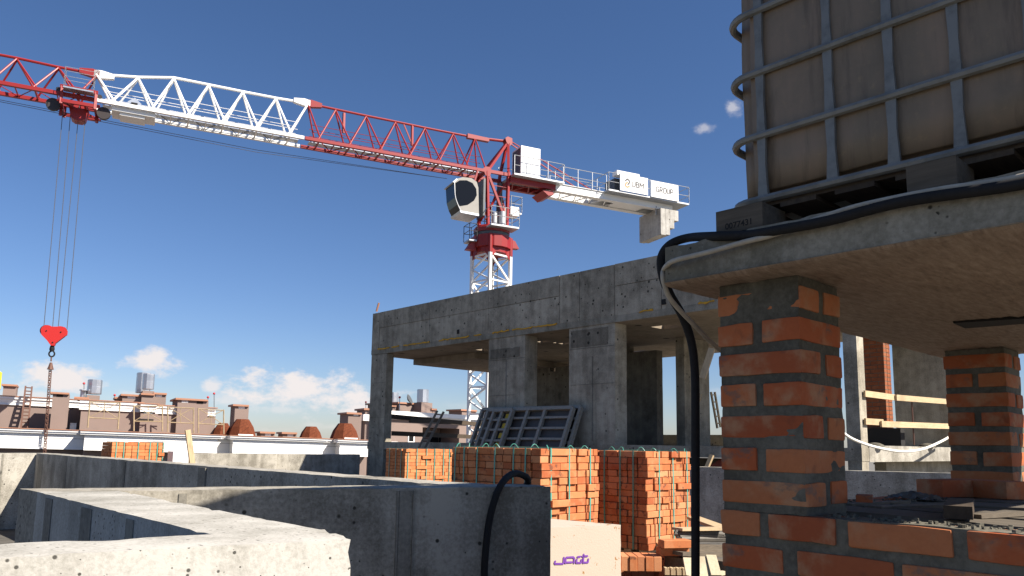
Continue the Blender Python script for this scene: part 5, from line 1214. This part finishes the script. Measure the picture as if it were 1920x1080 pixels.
# ================================================================== houses beyond the roof
FA = atd(0, 820, 33); FB = atd(691, 830, 41.2)
FH = Fr((FA.x, FA.y), (FB.x - FA.x, FB.y - FA.y), .0172)
def far_house():
    F = FH; t = thing('apartment_house', tuple(F.pt(8, -6, -20)), 'long taupe house with white cornices opposite, its flat roof full of chimneys', 'building')
    P = F.pick; zb = -20
    def zt(v, n): return P(330, v, n)[1]
    # street wall with cornice in bays
    def bay(ua, ub, n):
        a, b = P(ua, 825, n)[0], P(ub, 825, n)[0]
        z = lambda v: P(240, v, 0)[1]     # measured heights at one station
        m = MB(); F.box(m, a, b, -9, n - .55, zb, z(842)); m.build('wall', 'taupe', t)
        for v0, v1, k in ((810.5, 813.8, .20), (814.1, 817.2, .14), (817.3, 825.5, 0.0), (826.1, 842.5, -.02), (842.6, 846, .05)):
            m = MB(); F.box(m, a - (.18 if k > .1 else 0), b + (.18 if k > .1 else 0), -1.2, n + k, z(v1), z(v0)); m.build('cornice', 'stucco', t)
        m = MB(); F.box(m, a - .2, b + .2, -1.25, n + .24, z(810.4), z(809)); m.build('coping', 'coping', t)
    bay(-420, 160, -.9); bay(158, 408, 0.); bay(404, 440, -.8); bay(437, 606, 0.); bay(600, 640, -.8); bay(637.5, 692, 0)
    m = MB(); F.box(m, P(-420, 825, -1)[0], P(692, 825, -1)[0], -14, -1.26, zb, P(240, 811, 0)[1]); m.build('roof', 'taupe', t)
    # set back storey
    def blk(u0, v0, u1, v1, n, th, name='wall', mat='taupe', cap=None, capn=.12):
        m = MB(); F.rect(m, u0, v0, u1, v1, n, th); o = m.build(name, mat, t)
        if cap:
            m = MB(); F.rect(m, u0 - cap, v0 - 3.6, u1 + cap, v0 - .2, n + capn, th + 2 * capn); m.build('coping', 'coping', t)
        return o
    def corn(pts, n, e=0.):                 # sloping white band over the set back storey, from px (u, vtop, vbot)
        (ua, ta, ba), (ub, tb, bb) = pts; um = (ua + ub) / 2; a, b = P(ua, ta, n)[0], P(ub, tb, n)[0]
        tm, bm = (ta + tb) / 2, (ba + bb) / 2
        for f0, f1, k in ((0, .28, .12), (.28, .62, .05), (.62, .93, .02), (.93, 1.0, .08)):
            z1 = P(um, tm + (bm - tm) * f0, n)[1]; z0 = P(um, tm + (bm - tm) * f1, n)[1]; m = MB(); F.box(m, a, b, n - 1.5, n + k, z0, z1); m.build('cornice', 'stucco', t)
        m = MB(); z1 = P(um, tm - 1.6, n)[1]; z0 = P(um, tm - .1, n)[1]; F.box(m, a - .1, b + .1, n - 1.6, n + .16, z0, z1); m.build('coping', 'coping', t)
    n1, n2 = -3.6, -1.6
    blk(-300, 751, 160, 812, n1, 6); corn(((-300, 729, 744), (160, 749, 766)), n1)
    blk(150, 769, 268, 814, n2, 6); corn(((150, 749, 766), (266, 757, 775)), n2)
    blk(262, 775, 295, 816, n2 + .5, 6); corn(((264, 756.5, 771), (294, 759, 774)), n2 + .5)
    blk(292, 777, 403, 820, n2 - .2, 6); corn(((292, 760, 776), (404, 766, 780)), n2 - .2)
    # chimneys and roof blocks
    def chim(u0, v0, u1, v1, n, th, lab=None, cap=2.2):
        o = blk(u0, v0 + 3, u1, v1, n, th, 'chimney', 'taupe', cap)
        for (a, b, v, mt) in (lab or ()):
            m = MB(); F.rect(m, a, v - 2.2, b, v + 2.2, n + .012, .03); m.build('vent_slot', mt, t)
    chim(5, 721, 30, 750, n1 - 2, 1.2); chim(96, 736, 128, 806, -1.4, 1.2, [(106, 118, 742, 'void')])
    chim(140, 745, 166, 752, -5, 2, cap=1); chim(163, 738, 187, 752, -5, 1.2, cap=.0)
    chim(217, 745, 232, 757, -5, 1.4); chim(229, 740, 265, 760, -4.6, 2.4, [(239, 254, 745, 'stucco')])
    chim(267, 730, 289, 745, -4.4, 1.3, cap=.0); chim(265, 738, 290, 764, -4.2, 1.6, cap=.4); chim(290, 737, 311, 762, -4.3, 1.8, [(292, 304, 742, 'stucco')])
    chim(331, 748, 389, 818, -1.5, 2.4, [(340.5, 353, 753, 'stucco'), (369, 381, 755, 'void')], cap=1.6)
    chim(439, 759, 465, 820, -3.0, 1.3, [(447, 459, 764, 'stucco')], cap=2); chim(489, 810, 515, 826, -2.4, 1.1, [(497, 508, 815, 'stucco')], 1.4); chim(530, 811, 556, 828, -2.4, 1.1, [(539, 550, 816, 'stucco')], 1.4)
    chim(652, 774, 677, 832, -3.4, 1.6, [(663, 672, 777.5, 'stucco')], 1.8); chim(684, 766, 694, 833, -4.5, 1.6, cap=1.2)
    m = MB(); F.rect(m, 681.5, 777, 694, 789, -4.3, 1.9); m.build('cornice', 'stucco', t)
    # zinc ventilation hoods
    def hood(u0, v0, u1, v1, n, mat='zinc'):
        a, z1 = P(u0, v0, n); b, z0 = P(u1, v1, n); c = F.pt((a + b) / 2, n - .5, 0); r = abs(b - a) / 2; sh = F.sh * (a + b) / 2
        m = MB(); m.lathe((c.x, c.y, 0), [(r * .98, z0 - sh), (r, z0 - sh + .05), (r, (z0 + z1) / 2 - sh), (r * .99, (z0 + z1) / 2 - sh + .02), (r, z1 - sh - .04), (r * .9, z1 - sh)], 10, smooth=False); m.build('ventilator', mat, t)
    hood(165, 710, 191, 739, -4.8); hood(151, 731, 162, 747, -4.8); hood(149, 729, 164, 732, -4.6); hood(258, 697, 283, 737, -5.4); hood(270, 699, 290, 730, -4.2)
    # domed dormers with rust coloured shingles
    def dome(u0, v0, u1, v1, n, white=None):
        a, b = P(u0, v1, n)[0], P(u1, v1, n)[0]; z0, z1 = P((u0 + u1) / 2, v1, n)[1], P((u0 + u1) / 2, v0, n)[1]; r = (b - a) / 2 * 1.04; h = z1 - z0; s = (a + b) / 2; sh = F.sh * s
        c = F.pt(s, n - r * .9, 0); m = MB(); vs = []; fs = []; A = [rad(22.5 + 45 * k) for k in range(8)]; pr = [(1.0, 0), (.97, .12), (.80, .55), (.48, .97), (.44, 1.0)]
        for q, hh in pr: vs += [(c.x + (F.d.x * math.cos(x) + F.n.x * math.sin(x)) * r * q / math.cos(rad(22.5)), c.y + (F.d.y * math.cos(x) + F.n.y * math.sin(x)) * r * q / math.cos(rad(22.5)), z0 - sh + h * hh) for x in A]
        for i in range(len(pr) - 1): fs += [(i * 8 + j, i * 8 + (j + 1) % 8, i * 8 + 8 + (j + 1) % 8, i * 8 + 8 + j) for j in range(8)]
        fs.append(tuple((len(pr) - 1) * 8 + j for j in range(8))); m.add(vs, fs); m.build('dormer', 'shingle', t)
        if white: m = MB(); F.rect(m, white[0], white[1] - 1.2, white[1 + 1], white[1] + 1.2, n + .14, .1); m.build('sill', 'stucco', t)
    dome(402, 793, 437, 816, -1.2); dome(433, 785.5, 481, 818, -.4, (447, 815.5, 475)); dome(568, 799.5, 606, 823, -.6); dome(628.5, 793.5, 676, 824.5, -.4, (646, 822, 671))
    m = MB(); F.rect(m, 131, 793, 143, 806, -2.6, .6); m.build('hatch', 'zinc', t)
    m = MB(); F.rect(m, 260, 785.5, 288, 788, n2 + .54, .1); m.build('slot', 'void', t)
    # roof ladder, lightning rods
    L = MB(); n = n1 + .9
    ta, tb = F.px(48, 724, n1 + .3), F.px(60, 725, n1 + .3); la, lb = F.px(39, 803, n), F.px(52, 803, n)
    ladder('rusty brown ladder against the set back storey of the house opposite', la, ta, lb, tb, 'chain', .05, 12)
    for i, (u, v0, v1, nn) in enumerate(((157.5, 719, 748, -5), (215, 741, 758, -5), (390, 745, 765, -2.5), (401.5, 738, 766, -3), (686, 754, 770, -5))):
        r = thing('lightning_rod', tuple(F.px(u, v1, nn)), 'red ball tipped lightning rod on the roof opposite, ' + ['beside the left zinc hood', 'left of the low roof block', 'on the wide chimney block', 'right of the wide chimney', 'on the turret at the right end'][i], 'lightning rod', 'lightning rods on the roof opposite')
        MB().tube([F.px(u, v1, nn), F.px(u, v0, nn)], .018, 5).build('pole', 'greydark', r); MB().lathe(F.px(u, v0, nn), [(.01, -.065), (.05, -.035), (.065, 0), (.05, .035), (.01, .065)], 8).build('ball', 'redball', r)
    # scaffold frames on the ledge
    for i, (ua, ub, va0, va1, vb0, vb1) in enumerate(((168.5, 225, 752, 802, 754, 805), (251, 304.5, 760, 808, 760, 809), (314.5, 363, 762, 810, 764, 812), (372, 419.5, 765, 812, 768, 814))):
        n = -.25; s = thing('scaffold_frame', tuple(F.px((ua + ub) / 2, va1, n)), ['leftmost rusty scaffold frame on the ledge opposite, bracing dark', 'second rusty scaffold frame from the left on the ledge opposite', 'rusty scaffold frame on the ledge opposite before the wide chimney block', 'rightmost rusty scaffold frame on the ledge opposite, beside the first dome'][i], 'scaffolding', 'scaffold frames on the ledge opposite')
        def q(f, g): return F.px(ua + (ub - ua) * f - (1 - g) * -0 - g * 4 * (0 if i else 1), (va0 + (vb0 - va0) * f) + ((va1 + (vb1 - va1) * f) - (va0 + (vb0 - va0) * f)) * g, n)
        for f in (0, 1): MB().tube([q(f, 0), q(f, 1)], .034, 6).build('post', 'rust', s)
        for g in (.03, .62): MB().tube([q(0, g), q(1, g)], .025, 6).build('ledger', 'rust', s)
        for a, b in (((0, .02), (.5, .30)), ((1, .02), (.5, .30)), ((.5, .30), (0, .62)), ((.5, .30), (1, .62)), ((.5, .02), (.5, .60))): MB().tube([q(*a), q(*b)], .018, 5).build('brace', 'rust', s)
far_house()
def far_house2():
    A = atd(735, 831, 52); B = atd(905, 833.5, 58); F = Fr((A.x, A.y), (B.x - A.x, B.y - A.y), .006)
    t = thing('apartment_house', tuple(F.pt(4, -4, -20)), 'taupe house with dark loggia opening seen through the left bay of the storey', 'building')
    def blk(u0, v0, u1, v1, n, th, name, mat, cap=0):
        m = MB(); F.rect(m, u0, v0, u1, v1, n, th); o = m.build(name, mat, t)
        if cap: m = MB(); F.rect(m, u0 - 1.5, v0 - 3, u1 + 1.5, v0 - .1, n + .12, th + .24); m.build('coping', 'coping', t)
        return o
    a = F.pick(722, 800, 0)[0]; b = F.pick(1000, 800, 0)[0]
    m = MB(); F.box(m, a, F.pick(792.5, 800, 0)[0], -2.4, 0, -20, F.pick(815, 788, 0)[1]); m.build('wall', 'taupe', t)
    m = MB(); F.box(m, F.pick(861.5, 800, 0)[0], b, -8, 0, -20, F.pick(815, 788, 0)[1]); m.build('wall', 'taupe', t)
    m = MB(); F.box(m, F.pick(792.6, 800, 0)[0], F.pick(861.4, 800, 0)[0], -8, -.003, F.pick(827, 802.5, 0)[1], F.pick(815, 788, 0)[1]); m.build('wall', 'taupe', t)
    m = MB(); F.box(m, F.pick(792.6, 800, 0)[0], F.pick(861.4, 800, 0)[0], -8, -.003, -20, F.pick(827, 833, 0)[1]); m.build('wall', 'taupe', t)
    m = MB(); F.box(m, F.pick(792.6, 800, 0)[0], F.pick(861.4, 800, 0)[0], -8, -2.2, F.pick(827, 833, 0)[1], F.pick(827, 802.5, 0)[1]); m.build('loggia_back', 'taupe', t)
    for u0, u1 in ((808, 822), (824, 850)): m = MB(); F.rect(m, u0, 812, u1, 830, -2.1, .08); m.build('window', 'glass', t)
    for v0, v1, k in ((775.5, 783.5, .5), (783.7, 786, .35), (786.3, 790, .2)):
        z1, z0 = F.pick(815, v0, 0)[1], F.pick(815, v1, 0)[1]; m = MB(); F.box(m, a, b, -1, k, z0, z1); m.build('cornice', 'stucco', t)
    m = MB(); F.box(m, a, b, -2.4, -1.05, F.pick(815, 790, 0)[1], F.pick(815, 776, 0)[1]); m.build('roof', 'coping', t)
    w = blk(765, 815, 777.5, 829.5, .05, .1, 'window', 'stucco'); m = MB(); F.rect(m, 767, 816.5, 775.5, 827.5, .06, .05); m.build('pane', 'glass', w)
    blk(793, 830.3, 861, 832, .08, .1, 'sill', 'stucco'); blk(734, 828, 746, 830.5, .1, .1, 'sill', 'stucco')
    blk(748, 758, 789, 777, -3, 4, 'roof_block', 'taupe', 1); blk(790, 755, 810.5, 777, -2, 1.6, 'chimney', 'taupe'); blk(736, 763, 742, 777, -3, 1.6, 'chimney', 'taupe', 1); blk(866, 771, 893, 780, -3, 1.6, 'chimney', 'taupe', 1); blk(811, 769, 818, 777, -2, 1.6, 'roof_block', 'taupe', 1)
    for u0, v0, u1, v1, n in ((738, 735, 753, 758, -5), (792, 729, 809, 755, -2.4)):
        s0, z1 = F.pick(u0, v0, n); s1, z0 = F.pick(u1, v1, n); c = F.pt((s0 + s1) / 2, n - .5, 0); m = MB(); sh = F.sh * (s0 + s1) / 2; r = (s1 - s0) / 2
        m.lathe((c.x, c.y, 0), [(r, z0 - sh), (r, z1 - sh - .04), (r * .9, z1 - sh)], 10, smooth=False); m.build('ventilator', 'zinc', t)
    d = MB(); c = F.px(767, 749, -3); d.lathe(c, [(.05, -.12), (.28, -.02), (.40, .08)], 14, (.5, -.75, .45)); dd = d.build('satellite_dish', 'greydark', t)
    r = thing('lightning_rod', tuple(F.px(749.5, 772, -1)), 'red ball tipped lightning rod seen just right of the leftmost pier', 'lightning rod', 'lightning rods on the roof opposite')
    MB().tube([F.px(749, 773, -1), F.px(749.5, 745, -1)], .03, 5).build('pole', 'grey', r); MB().lathe(F.px(749.5, 745, -1), [(.01, -.09), (.07, -.05), (.09, 0), (.07, .05), (.01, .09)], 8).build('ball', 'redball', r)
far_house2()

# ================================================================== worker cut by the left edge of the picture
def worker():
    b = atd(-27, 700, 13.2); z0 = b.z - 1.40; e = RI.copy(); e.z = 0; e.normalize(); f = Vector((-e.y, e.x, 0))
    t = thing('person', (b.x, b.y, z0), 'worker in yellow vest and blue helmet, cut off by the left edge', 'person')
    J = {'pel': (0, 0, .95, .15), 'sp': (0, 0, 1.15, .14), 'ch': (0, 0, 1.36, .165), 'nk': (.01, -.02, 1.50, .06), 'hd': (.03, -.04, 1.63, .10), 'tp': (.03, -.04, 1.72, .07),
         'ls': (.19, 0, 1.40, .065), 'le': (.24, -.05, 1.14, .048), 'lw': (.12, -.20, 1.02, .036), 'rs': (-.19, 0, 1.40, .065), 're': (-.25, -.05, 1.14, .048), 'rw': (-.2, -.2, .98, .036),
         'lh': (.09, 0, .90, .10), 'lk': (.10, -.03, .50, .065), 'la': (.10, .02, .09, .045), 'lf': (.11, -.14, .04, .045), 'rh': (-.09, 0, .90, .10), 'rk': (-.10, -.03, .50, .065), 'ra': (-.10, .02, .09, .045), 'rf': (-.11, -.14, .04, .045)}
    E_ = [('pel', 'sp'), ('sp', 'ch'), ('ch', 'nk'), ('nk', 'hd'), ('hd', 'tp'), ('ch', 'ls'), ('ls', 'le'), ('le', 'lw'), ('ch', 'rs'), ('rs', 're'), ('re', 'rw'), ('pel', 'lh'), ('lh', 'lk'), ('lk', 'la'), ('la', 'lf'), ('pel', 'rh'), ('rh', 'rk'), ('rk', 'ra'), ('ra', 'rf')]
    k = list(J); me = bpy.data.meshes.new('body'); W = lambda x, y, z: Vector((b.x, b.y, z0)) + e * x + f * y + Vector((0, 0, z))
    me.from_pydata([W(*J[n][:3]) for n in k], [(k.index(a), k.index(c)) for a, c in E_], [])
    o = link('body', me, 'trousers', t); m = o.modifiers.new('skin', 'SKIN'); o.modifiers.new('sub', 'SUBSURF').levels = 1; o.modifiers['sub'].render_levels = 2
    for i, n in enumerate(k): me.skin_vertices[0].data[i].radius = (J[n][3], J[n][3]); me.skin_vertices[0].data[i].use_root = (i == 0)
    v = MB(); 
    for q in ([(.175, .92), (.18, 1.15), (.20, 1.38), (.13, 1.49)],): v.lathe((0, 0, 0), q, 14)
    v.v = [tuple(W(x * 1.12, y * .82, z)) for x, y, z in v.v]; v.build('vest', 'vest', t)
    for sx in (-1, 1):
        s = MB(); s.tube([W(sx * .19, 0, 1.41), W(sx * .245, -.05, 1.14), W(sx * .2, -.12, 1.08)], [.082, .064, .06], 10); s.build('sleeve', 'vest', t)
    h = MB(); h.lathe(W(.03, -.04, 1.66), [(.15, 0), (.145, .02), (.125, .06), (.09, .11), (.03, .135)], 14); h.build('helmet', 'bluehat', t)
    hd = MB(); hd.lathe(W(.03, -.045, 1.60), [(.05, -.09), (.085, -.05), (.10, .03), (.095, .06)], 12); hd.build('face', 'skin', t)
    # stand he works from, behind the far left wall
    p = MB(); c = W(0, 0, 0); p.box((c.x - .8, c.y - .4, z0 - .06), (c.x + .8, c.y + .6, z0 - .003)); s = thing('work_platform', (c.x, c.y, 0), 'low timber work platform behind the far left wall under the worker', 'platform')
    p.build('deck', 'woodx', s)
    for dx in (-.7, .7):
        for dy in (-.3, .5): q = MB(); q.box((c.x + dx - .04, c.y + dy - .04, 0.001), (c.x + dx + .04, c.y + dy + .04, z0 - .061)); q.build('leg', 'woodz', s)
worker()
